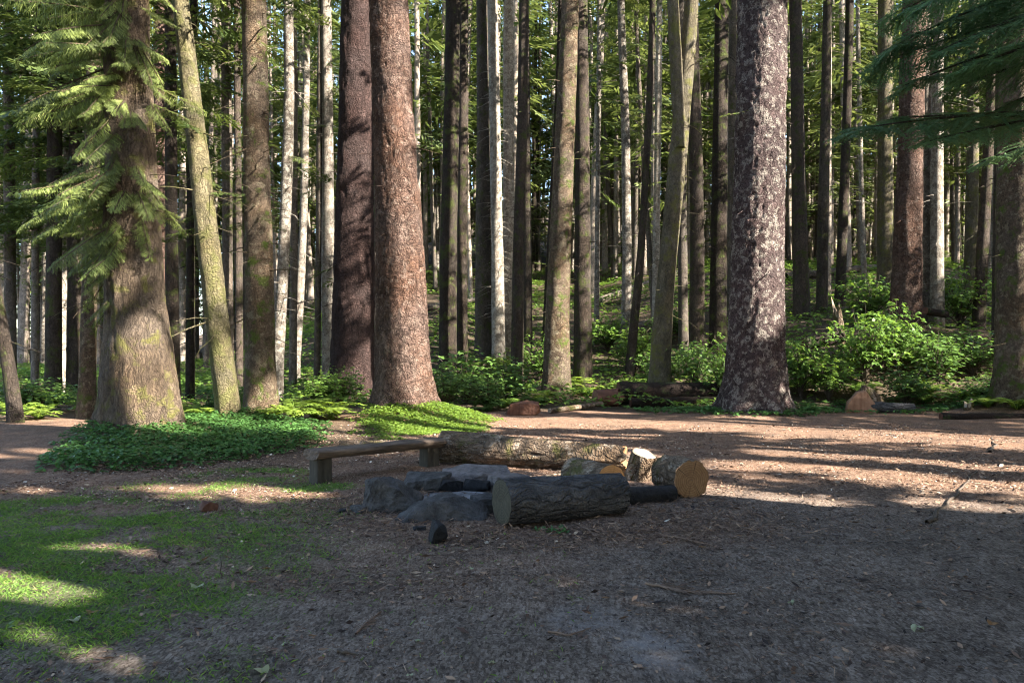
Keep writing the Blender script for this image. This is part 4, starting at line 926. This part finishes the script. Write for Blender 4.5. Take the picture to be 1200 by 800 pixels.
# ------------------------------------------------------------------ logs
def log(name, label, A, Bp, ra, rb, bk, fa=None, fb=None, seg=48, seed=0, rough=.012, cat='log', ragged=0., group=None, sag=0.):
    """a log lying from A to B (points on its axis); the mesh lies along local z so that bark and rings follow it"""
    A, Bp = Vector(A), Vector(Bp); v = Bp-A; L = v.length
    root = thing(name, label, cat, A); root.rotation_mode = 'QUATERNION'; root.rotation_quaternion = v.to_track_quat('Z', 'Y')
    if group: root['group'] = group
    n = max(8, int(L/.03)); n = min(n, 120); s = np.linspace(0, 1, n); th = np.linspace(0, 2*PI, seg, endpoint=False)
    r = ra+(rb-ra)*s; rng = np.random.default_rng(seed)
    q = np.stack([np.repeat(np.cos(th)[None], n, 0).ravel()*1.2+seed, np.repeat(np.sin(th)[None], n, 0).ravel()*1.2, np.repeat(s*L*1.2, seg)], 1)
    q2 = np.stack([np.repeat(np.cos(th)[None], n, 0).ravel()*3.2+seed, np.repeat(np.sin(th)[None], n, 0).ravel()*3.2, np.repeat(s*L*2.2, seg)], 1)
    R = r[:, None]*(1+.07*fbm(q, 3, seed).reshape(n, seg))+rough*(1-2*np.abs(fbm(q2, 3, seed+3))).reshape(n, seg)
    zz = np.repeat((s*L)[:, None], seg, 1)
    if ragged: zz = zz+ragged*(s[:, None]**6)*fbm(np.stack([np.cos(th)*2.5, np.sin(th)*2.5, th*0+seed], 1), 3, 8)[None]*2
    V = np.stack([R*np.cos(th), R*np.sin(th), zz], -1)
    i = np.arange(n-1)[:, None]*seg; j = np.arange(seg)[None]; k = (j+1) % seg
    mb = MB(); mb.grid(V.reshape(-1, 3), np.stack([i+j, i+k, i+seg+k, i+seg+j], -1).reshape(-1, 4)); mb.build('bark', bk, root, smooth=True)
    for end, fm in ((0, fa), (-1, fb)):
        if fm is None: continue
        c = V[end]; cen = c.mean(0); rings = [c*t+cen*(1-t) for t in (.985, .93, .7, .45, .2, .03)]
        P = np.concatenate(rings); sgn = -1 if end == 0 else 1
        nz = fbm(P*14+seed, 3, 5)*.006; P[:, 2] += nz+sgn*np.repeat([0., .004, .004, .004, .004, .004], seg)
        i = np.arange(5)[:, None]*seg
        f = np.stack([i+j, i+k, i+seg+k, i+seg+j], -1).reshape(-1, 4)
        mb = MB(); mb.grid(P-cen, f if end else f[:, ::-1]); o = mb.build('cut_face', fm, root, smooth=True); o.location = cen
    return root
def gp(px, py, dz=0.):
    d = depth_of(py); x = X(px, d); return np.array([x, d, gz(x, d)+dz])
log('cut_log', 'dark barked sawn log lying in front of the fire ring, nearest the camera', (-.10, 7.22, .205), (1.06, 7.78, .19), .205, .19, B_LOG, W_GREY, W_OLD, 64, 3, .012)
log('long_log', 'long mossy brown log lying behind the fire ring, its right end sunlit', (-.98, 11.25, .215), (1.50, 10.35, .16), .225, .165, B_LOGB, W_OLD, W_OLD, 64, 5, .02, ragged=.10)
log('cut_log', 'log with fresh bright orange sawn face behind the dark front log', (.72, 9.05, .19), (1.06, 8.42, .19), .185, .185, B_LOGB, None, W_FRESH, 48, 7, .006)
log('log_round', 'short log round with weathered tan face, rightmost of the fire ring', (1.78, 8.98, .20), (1.94, 8.52, .195), .215, .205, B_LOGB, None, W_OLD, 56, 9, .018)
log('log_round', 'short brown upright chunk between the orange face and the rightmost round', (1.54, 9.75, -.03), (1.62, 9.66, .335), .155, .14, B_LOGB, None, W_TAN, 40, 11, .02)
log('charred_log', 'burnt black log between the dark front log and the rightmost round', (1.05, 8.12, .085), (1.72, 8.42, .075), .085, .075, R_CHAR, None, R_CHAR, 28, 13, .014)
log('rotten_log', 'low rotten log lying on the ground behind the bench', (-2.7, 12.3, .07), (-1.1, 12.6, .06), .10, .09, B_LOGB, W_OLD, W_OLD, 32, 15, .02)
log('fallen_log', 'thick dark fallen log left of the huge pale tree', (3.05, 22.6, .36), (6.3, 22.9, .36), .30, .27, B_ROT, W_RED, None, 40, 17, .03, ragged=.1)
log('fallen_log', 'thinner dark log lying along the foot of the thick dark one', (3.3, 22.0, .13), (6.1, 22.3, .13), .13, .14, B_ROT, W_RED, None, 32, 18, .02)
log('rotten_log', 'broken reddish log end left of the thick dark fallen log', (2.35, 22.3, .22), (3.0, 22.5, .24), .22, .24, W_RED, W_REDFACE, W_REDFACE, 32, 19, .04, ragged=.15)
log('fallen_pole', 'grey pole lying on the ground right of the red rotten chunk', (.95, 19.9, .07), (2.45, 21.6, .12), .06, .07, B_LOGB, W_TAN, W_TAN, 20, 20, .006)
log('fallen_log', 'dark log slanting in the undergrowth behind the thick dark fallen log', (4.2, 25., .35), (6.6, 26.2, 1.5), .16, .12, B_ROT, None, None, 24, 21, .02)
log('fallen_log', 'dark log end poking out of the bank left of the tall bush', (8.4, 22.7, 1.75), (9.7, 23.2, 2.0), .17, .15, B_ROT, W_RED, None, 24, 22, .02)
log('broken_stump', 'pale broken stump standing in the bushes above the cut wedge log', (10.15, 24.2, 1.3), (9.95, 24.1, 2.75), .17, .11, B_LOGB, None, W_TAN, 28, 23, .03, cat='stump', ragged=.4)
log('fallen_log', 'dark log end showing between the big reddish right tree and cream trunk', (13.2, 25.2, 2.85), (14.1, 25.6, 2.75), .11, .10, B_ROT, W_RED, W_RED, 24, 24, .02)
log('fallen_log', 'grey log lying in the grass right of the cut wedge log', (8.8, 20.3, .16), (10.2, 20.0, .12), .13, .11, B_LOG, W_GREY, W_GREY, 28, 25, .02)
log('fallen_log', 'low dark log along the right edge of the clearing', (9.9, 18.2, .05), (13.6, 18.0, .05), .09, .08, B_ROT, W_RED, None, 24, 26, .02)
log('small_stump', 'small weathered stump right of the cut wedge log near the edge', (11.35, 19.6, -.05), (11.32, 19.55, .28), .11, .085, B_LOGB, None, W_TAN, 24, 27, .03, cat='stump', ragged=.15)
for k, (a, b, c, dd, r, lab) in enumerate((((470, 330), (560, 318), 40, 43, .16, 'far fallen log on the slope behind the touching dark pair'), ((700, 318), (800, 300), 42, 46, .20, 'far fallen log on the slope left of the forked trunk'), ((920, 300), (1010, 285), 40, 44, .2, 'far fallen log on the slope right of the huge pale tree'),
        ((700, 372), (790, 362), 34, 36, .15, 'fallen log on the lower slope behind the thin crooked trunk'), ((1000, 270), (1040, 262), 46, 46, .2, 'short far log on the slope left of the stout olive trunk'))):
    x0, x1 = X(a[0], c), X(b[0], dd)
    log('fallen_log', lab, (x0, c, gz(x0, c)+r*.8), (x1, dd, gz(x1, dd)+r*.9), r, r*.8, BARK['far'], None, None, 16, 40+k, .02)

def lump(name, mat, pts, bev=.02, sub=2, disp=.012, seed=0, parent=None, freq=6., smooth=False):
    """an angular stone or block: convex hull of points, edges broken and roughened"""
    bm = bmesh.new()
    for p in pts: bm.verts.new(p)
    r = bmesh.ops.convex_hull(bm, input=list(bm.verts))
    bmesh.ops.delete(bm, geom=[g for g in r['geom_interior'] if isinstance(g, bmesh.types.BMVert)], context='VERTS')
    bmesh.ops.dissolve_limit(bm, angle_limit=.12, verts=list(bm.verts), edges=list(bm.edges))
    if bev: bmesh.ops.bevel(bm, geom=list(bm.edges), offset=bev, segments=2, affect='EDGES', profile=.5)
    bmesh.ops.triangulate(bm, faces=list(bm.faces))
    for _ in range(sub): bmesh.ops.subdivide_edges(bm, edges=list(bm.edges), cuts=1, use_grid_fill=True)
    bm.normal_update()
    P = np.array([v.co for v in bm.verts]); Nn = np.array([v.normal for v in bm.verts])
    d = fbm(P*freq+seed*3.3, 4, seed)*disp
    for v, q in zip(bm.verts, P+Nn*d[:, None]): v.co = q
    return from_bm(name, bm, mat, parent, smooth)
def box_pts(lx, ly, lz, seed, cut=.35, n=14):
    rng = np.random.default_rng(seed); u = rng.uniform(-1, 1, (n, 3)); ax = rng.integers(0, 3, n)
    for k in range(n): u[k, ax[k]] = math.copysign(1, u[k, ax[k]])
    u = np.clip(u*1.15, -1, 1)*(1-cut*.3*rng.random((n, 1)))
    return (u*.5+np.array([0, 0, .5]))*np.array([lx, ly, lz])
# red rotten chunk, wedge log
o = lump('rotten_stump', W_RED, box_pts(.85, .6, .36, 5, .2, 26), .02, 3, .05, 5, freq=5.); x = X(612, 19.3); o.location = (x, 19.3, gz(x, 19.3)-.02)
tag(o, 'low red rotten wood chunk at the back of the clearing', 'stump')
w = thing('wedge_log', 'cut log with reddish triangular face lying at the foot of the right bushes', 'log', (X(1008, 20.2), 20.2, gz(X(1008, 20.2), 20.2)-.05))
lump('bark', B_LOGB, [(-.15, 0, 0), (.55, -.05, 0), (.1, 0, .78), (1.1, .5, 0), (1.2, .8, .15), (.65, .9, .5), (.2, .9, .5), (.3, .05, .70), (.62, -.02, .12)], .03, 3, .03, 7, w)
lump('cut_face', W_REDFACE, [(-.42, -.12, 0), (.38, -.14, 0), (-.36, -.12, .30), (-.12, -.07, .56), (.12, -.06, .60), (.36, -.12, .26), (-.40, .06, 0), (.40, .02, 0), (.12, .04, .62), (-.32, .08, .33), (-.10, .04, .58)], .015, 2, .025, 8, w)

# ------------------------------------------------------------------ bench
bl = np.array([X(364, 9.45), 9.45]); br = np.array([X(513, 10.95), 10.95])
v = br-bl; L = float(np.hypot(*v)); ang = math.atan2(v[1], v[0]); c = (bl+br)/2
bench = thing('log_bench', 'rough weathered plank bench on two stout posts, left of the fire ring', 'bench', (c[0], c[1], gz(*c)), rz=ang)
n, sg = 70, 28; s = np.linspace(-.5, .5, n)*L; th = np.linspace(0, 2*PI, sg, endpoint=False)
prof_y = np.sign(np.cos(th))*np.abs(np.cos(th))**.55*.17; prof_z = np.where(np.sin(th) > 0, np.abs(np.sin(th))**.6*.035, -np.abs(np.sin(th))**.8*.085)
q = np.stack([np.repeat(s*1.6, sg), np.tile(np.cos(th)*1.5, n), np.tile(np.sin(th)*1.5, n)], 1); k1 = 1+.16*fbm(q, 3, 3).reshape(n, sg)
q = np.stack([np.repeat(s*2.2, sg), np.tile(np.cos(th)*6, n), np.tile(np.sin(th)*6, n)], 1); k2 = .012*fbm(q, 3, 8).reshape(n, sg)
V = np.stack([np.repeat(s[:, None], sg, 1)+.03*fbm(np.stack([np.cos(th)*2, np.sin(th)*2, th*0], 1), 2, 3)[None]*np.abs(s[:, None]/L*2)**8, prof_y*k1+k2, (prof_z*k1+k2)+.345-.02*(s[:, None]/L)], -1)
i = np.arange(n-1)[:, None]*sg; j = np.arange(sg)[None]; k = (j+1) % sg
mb = MB(); mb.grid(V.reshape(-1, 3), np.stack([i+j, i+k, i+sg+k, i+sg+j], -1).reshape(-1, 4))
for e in (0, n-1):
    cc = V[e].mean(0); P = np.concatenate([V[e]*t+cc*(1-t) for t in (1, .6, .05)]); ii2 = np.arange(2)[:, None]*sg
    f = np.stack([ii2+j, ii2+k, ii2+sg+k, ii2+sg+j], -1).reshape(-1, 4); mb.grid(P, f if e else f[:, ::-1])
mb.build('seat', W_BENCH, bench, smooth=True)
for dx, ht in ((-.5*L+.14, .285), (.5*L-.16, .285)):
    pts = [(sx*.105, sy*.095, zz) for sx in (-1, 1) for sy in (-1, 1) for zz in (-.12, ht)]
    o = lump('leg', W_LEG, pts, .018, 3, .012, 4); o.parent = bench; o.location = (dx, 0, 0)

# ------------------------------------------------------------------ fire ring
def stone(name, label, px, py, lx, ly, lz, mat, seed, rz=0., tilt=(0, 0), cat='rock', cut=.35, dd=0., group='stones of the fire ring', pts=None, sink=.04):
    d = depth_of(py)+dd+ly*.4; x = X(px, d)
    o = lump(name, mat, box_pts(lx, ly, lz, seed, cut, 22) if pts is None else pts, min(lx, lz)*.035, 3, min(lx, lz)*.10, seed, freq=13.)
    o.location = (x, d, gz(x, d)-sink); o.rotation_euler = (tilt[0], tilt[1], rz)
    return tag(o, label, cat, group)
stone('fire_ring_rock', 'tallest dark angular boulder at the left of the fire ring', 457, 599, .52, .5, .38, R_DARK, 3, pts=[(-.26, -.2, 0), (.30, -.22, 0), (.34, .25, 0), (-.22, .26, 0), (-.235, -.1, .34), (-.12, -.17, .36), (.02, .05, .355), (-.18, .2, .33), (.24, -.14, .15), (.32, .15, .17), (.12, -.2, .27)])
stone('fire_ring_rock', 'wide flat dark slab at the front of the fire ring', 517, 609, .95, .5, .25, R_DARK, 4, pts=[(-.47, -.12, 0), (-.36, -.25, .0), (.42, -.2, 0), (.48, .1, 0), (-.42, .25, 0), (-.16, -.14, .20), (.0, -.16, .235), (.18, -.05, .25), (.40, .02, .17), (.0, .25, .24), (-.34, .2, .10), (.46, .15, .12), (-.40, -.1, .05)])
stone('fire_ring_rock', 'small dark rock squeezed between the flat slab and the front log', 570, 603, .28, .28, .22, R_DARK, 6, .3, dd=.1)
stone('fire_ring_rock', 'pale pinkish flat topped rock at the back of the fire ring', 556, 578, .92, .55, .24, R_GREY, 8, .12, dd=.3, cut=.12, pts=[(-.46, -.2, 0), (.45, -.22, 0), (.5, .2, 0), (-.42, .28, 0), (-.40, -.12, .15), (.1, -.2, .20), (.42, -.1, .18), (.40, .22, .235), (-.1, .26, .25), (-.36, .2, .2)])
stone('fire_ring_rock', 'dark rock at the back left of the fire ring', 499, 580, .55, .42, .22, R_DARK, 9, -.2, dd=.2)
stone('fire_ring_rock', 'grey rock behind the left end of the front log', 596, 583, .40, .36, .24, R_GREY, 12, .5, dd=.2)
stone('small_rock', 'small dark stone left of the tallest fire ring boulder', 419, 600, .17, .13, .08, R_DARK, 14, .2, sink=.015)
stone('small_rock', 'smallest dark stone, left end of the stones by the fire ring', 400, 600, .11, .09, .05, R_CHAR, 15, .2, sink=.012)
stone('charcoal_lump', 'shiny black charcoal lump lying in front of the fire ring', 511, 635, .15, .15, .19, R_CHAR, 17, .4, (0.2, .25), 'charcoal', group='burnt pieces by the fire ring', sink=.015)
stone('charcoal_lump', 'small dark burnt bit left of the shiny charcoal lump', 492, 621, .12, .07, .05, R_CHAR, 18, .2, (0, 0), 'charcoal', group='burnt pieces by the fire ring', sink=.01)
stone('charcoal_lump', 'black burnt chunk inside the fire ring, left', 528, 585, .26, .16, .13, R_CHAR, 19, .5, (0, .2), 'charcoal', dd=.35, group='burnt pieces by the fire ring', sink=-.02)
stone('charcoal_lump', 'black burnt chunk inside the fire ring, right', 558, 586, .34, .16, .15, R_CHAR, 20, -.3, (.2, 0), 'charcoal', dd=.4, group='burnt pieces by the fire ring', sink=-.02)
stone('bark_chip', 'reddish brown bark chunk lying alone on the dirt left of the fire ring', 243, 598, .17, .12, .11, W_RED, 21, .6, (0, .3), 'bark chip', group='odd bits on the clearing floor', sink=.01)
# ash bed
ax_, ay_ = X(545, 8.6), 8.6; rr = np.linspace(0, 1, 12); tt = np.linspace(0, 2*PI, 40, endpoint=False)
Rg, Tg = np.meshgrid(rr, tt, indexing='ij'); axx = ax_+Rg*.5*np.cos(Tg); ayy = ay_+Rg*.42*np.sin(Tg)
azz = ground_z(axx, ayy).reshape(axx.shape)+.05*(1-Rg**2)-.008+.02*fbm(np.stack([axx.ravel()*9, ayy.ravel()*9, axx.ravel()*0], 1), 3, 3).reshape(axx.shape)*(1-Rg)
i = np.arange(11)[:, None]*40; j = np.arange(40)[None]; k = (j+1) % 40
mb = MB(); mb.grid(np.stack([axx, ayy, azz], -1).reshape(-1, 3), np.stack([i+j, i+k, i+40+k, i+40+j], -1).reshape(-1, 4)); tag(mb.build('ash', R_ASH, None, smooth=True), 'grey ash bed inside the fire ring', 'ash', None, 'stuff')

# ------------------------------------------------------------------ odd bits on the floor
def stick(name, label, P, r, mat=M_TWIG, cat='stick', side=0, seed=0, group='odd bits on the clearing floor'):
    P = np.array(P, float); rng = np.random.default_rng(seed); t = np.linspace(0, 1, len(P)*4); Q = np.stack([np.interp(t, np.linspace(0, 1, len(P)), P[:, i]) for i in range(3)], 1)
    Q[1:-1] += rng.normal(0, r*.6, Q[1:-1].shape)*np.array([1, 1, .3])
    mb = MB(); mb.tube(Q, r*(1-.6*t), 6)
    for _ in range(side):
        q = rng.uniform(.15, .95); b = np.array([np.interp(q, t, Q[:, i]) for i in range(3)]); d = unit(Q[-1]-Q[0]); a = rng.choice([-1, 1])*rng.uniform(.6, 1.1)
        dd = np.array([d[0]*math.cos(a)-d[1]*math.sin(a), d[0]*math.sin(a)+d[1]*math.cos(a), .12]); l = np.linalg.norm(Q[-1]-Q[0])*rng.uniform(.1, .28)*(1.1-q)
        e = np.linspace(0, 1, 4)[:, None]; mb.tube(b+dd*l*e*np.array([1, 1, 1-.6]), r*.5*(1-.7*e[:, 0]), 4)
    return tag(mb.build(name, mat, None, smooth=True, loc=tuple(P[0])), label, cat, group)
stick('upright_twig', 'thin dark twig sticking up from the ground at the edge of the grass', [gp(260, 677, -.02), gp(259, 677, .06)+[0, 0, .0], gp(258.5, 677, .165)], .005)
stick('fallen_stick', 'long crooked dark stick across the sunlit dirt on the right', [gp(1086, 612, .01), gp(1110, 590, .012), gp(1128, 572, .012), gp(1146, 553, .012)], .022, seed=3)
stick('fallen_stick', 'short dark stick on the dirt above the long crooked one', [gp(1160, 530, .012), gp(1164, 522, .012), gp(1163, 512, .012)], .03, seed=4)
M_DRY = wood_mat('dry_frond', (.09, .055, .04), (.22, .15, .105), 0, relief=.002)
stick('dead_frond', 'dry brown frond on the dirt right of centre in the foreground', [gp(757, 684, .012), gp(800, 694, .014), gp(862, 697, .012)], .010, M_DRY, 'dead frond', 60, 5)
stick('dead_frond', 'dry reddish frond lying below the front log', [gp(642, 740, .012), gp(668, 746, .014), gp(692, 737, .012)], .007, M_DRY, 'dead frond', 36, 6)
stick('dead_frond', 'dry reddish frond in the foreground left of centre', [gp(417, 742, .01), gp(432, 728, .014), gp(447, 716, .012)], .007, M_DRY, 'dead frond', 44, 7)
stick('dead_frond', 'dry brown frond lying just right of the front log', [gp(775, 628, .012), gp(800, 634, .02), gp(835, 640, .012)], .010, M_DRY, 'dead frond', 50, 8)
stick('dead_frond', 'dry brown frond under the right end of the front log', [gp(672, 612, .012), gp(690, 625, .03), gp(702, 634, .012)], .010, M_DRY, 'dead frond', 44, 9)
stick('fallen_stick', 'pale split stick lying between the long log and the front log', [gp(607, 566, .03), gp(640, 562, .05), gp(668, 556, .03)], .016, W_TAN, seed=10)
stick('fallen_stick', 'short dark stick at the bottom left of the picture', [gp(395, 764, .01), gp(420, 768, .012)], .010, seed=11)
M_LEAF = foliage('leaf_pale', (.26, .28, .17), (.50, .50, .40), .2)
M_LEAFB = foliage('leaf_brown', (.20, .11, .05), (.34, .21, .10), .2)
def leaf(label, px, py, size, mat, seed):
    rng = np.random.default_rng(seed); p = gp(px, py, .012); t = np.linspace(0, 2*PI, 13)[:-1]
    rad = size*(.55+.45*np.abs(np.cos(t)))*(1+.15*np.cos(3*t)); a = rng.uniform(0, 6)
    ring = np.stack([rad*np.cos(t+a), rad*.7*np.sin(t+a), .25*size*rng.normal(0, 1, 12)+.2*size*np.cos(2*t)], 1)
    V = np.concatenate([ring, ring*.5+[0, 0, size*.1], [[0, 0, size*.05]]]); f = []
    for k in range(12): q = (k+1) % 12; f.append((k, q, 12+q, 12+k)); f.append((12+k, 12+q, 24, 24))
    bm = bmesh.new(); vs = [bm.verts.new(c) for c in V]
    for q in f: bm.faces.new([vs[i] for i in dict.fromkeys(q)])
    o = from_bm('fallen_leaf', bm, mat); o.location = p; tag(o, label, 'leaf', 'odd bits on the clearing floor')
for k, (lab, px, py, sz, mt) in enumerate((('pale upturned leaf in the grass at lower left', 86, 724, .045, M_LEAF), ('tan leaf in the grass right of the pale upturned leaf', 109, 716, .04, M_LEAFB), ('white fleck of leaf on the dirt, left of the lower middle', 490, 752, .022, M_LEAF),
        ('white fleck of leaf at the bottom of the picture, middle', 576, 777, .022, M_LEAF), ('white fleck of leaf at the bottom, left of the middle', 480, 790, .02, M_LEAF), ('pale leaf bit below the charcoal lump', 553, 667, .025, M_LEAF), ('grey leaf at the edge of the grass below the upright twig', 232, 687, .045, M_LEAF),
        ('grey leaf on the dirt at the bottom left', 307, 785, .04, M_LEAF), ('pale leaf bit low on the dirt at bottom left', 333, 755, .022, M_LEAF), ('pale leaf right of the foreground brown frond', 1075, 738, .04, M_LEAF), ('tan leaf on the dirt near the right edge', 1163, 733, .035, M_LEAFB), ('pale leaf on the dark dirt, lower right', 927, 706, .025, M_LEAF),
        ('round green leaf on the grass at the left edge', 13, 731, .05, FOL['clover']))): leaf(lab, px, py, sz, mt, k)
pl = scatter(60, X(628, 7.2), X(662, 7.2), 6.85, 7.1, lambda x, y: np.ones_like(x)*.5, 5)
mb = MB(); rng = np.random.default_rng(3); a = rng.uniform(0, 6.28, 60); mb.quads(diamonds(np.column_stack([pl, ground_z(pl[:, 0], pl[:, 1])+.01]), unit(np.stack([np.cos(a), np.sin(a), rng.uniform(.2, .8, 60)], 1)), .05, .012), rng.random(60))
tag(mb.build('small_weed', FOL['cover'], None), 'tiny green weed in front of the dark front log', 'weed')

# ------------------------------------------------------------------ camera, sun, sky
cam = bpy.data.cameras.new('camera'); cam.sensor_width = 36; cam.lens = 36*F/1200; cam.shift_y = (HY-400)/1200; cam.clip_end = 2000; cam.clip_start = .05
co = bpy.data.objects.new('camera', cam); COL.objects.link(co); co.location = (0, 0, EYE); co.rotation_euler = (PI/2, 0, 0); scene.camera = co
sl = bpy.data.lights.new('sun', 'SUN'); sl.energy = 5.0; sl.angle = math.radians(.5); sl.color = (1, .93, .82)
so = bpy.data.objects.new('sun', sl); COL.objects.link(so); so.rotation_mode = 'QUATERNION'; so.rotation_quaternion = Vector(S).to_track_quat('Z', 'Y'); so.location = (20, -10, 40)
world = bpy.data.worlds.new('World'); scene.world = world; world.use_nodes = True; nt = world.node_tree; nt.nodes.clear()
sky = nt.nodes.new('ShaderNodeTexSky'); sky.sky_type = 'NISHITA'; sky.sun_disc = False; sky.sun_elevation = SUN_EL; sky.sun_rotation = math.atan2(SUN_H[0], SUN_H[1])
bg = nt.nodes.new('ShaderNodeBackground'); bg.inputs['Strength'].default_value = .10; ow = nt.nodes.new('ShaderNodeOutputWorld'); nt.links.new(sky.outputs[0], bg.inputs[0]); nt.links.new(bg.outputs[0], ow.inputs[0])
vs = scene.view_settings; vs.view_transform = 'Standard'; vs.look = 'None'; vs.exposure = 2.8; vs.gamma = 1; vs.use_curve_mapping = False
cy = scene.cycles; cy.filter_width = 1.1; cy.max_bounces = 6; cy.diffuse_bounces = 4; cy.transmission_bounces = 3; cy.glossy_bounces = 2; cy.use_denoising = True; cy.sample_clamp_indirect = 6
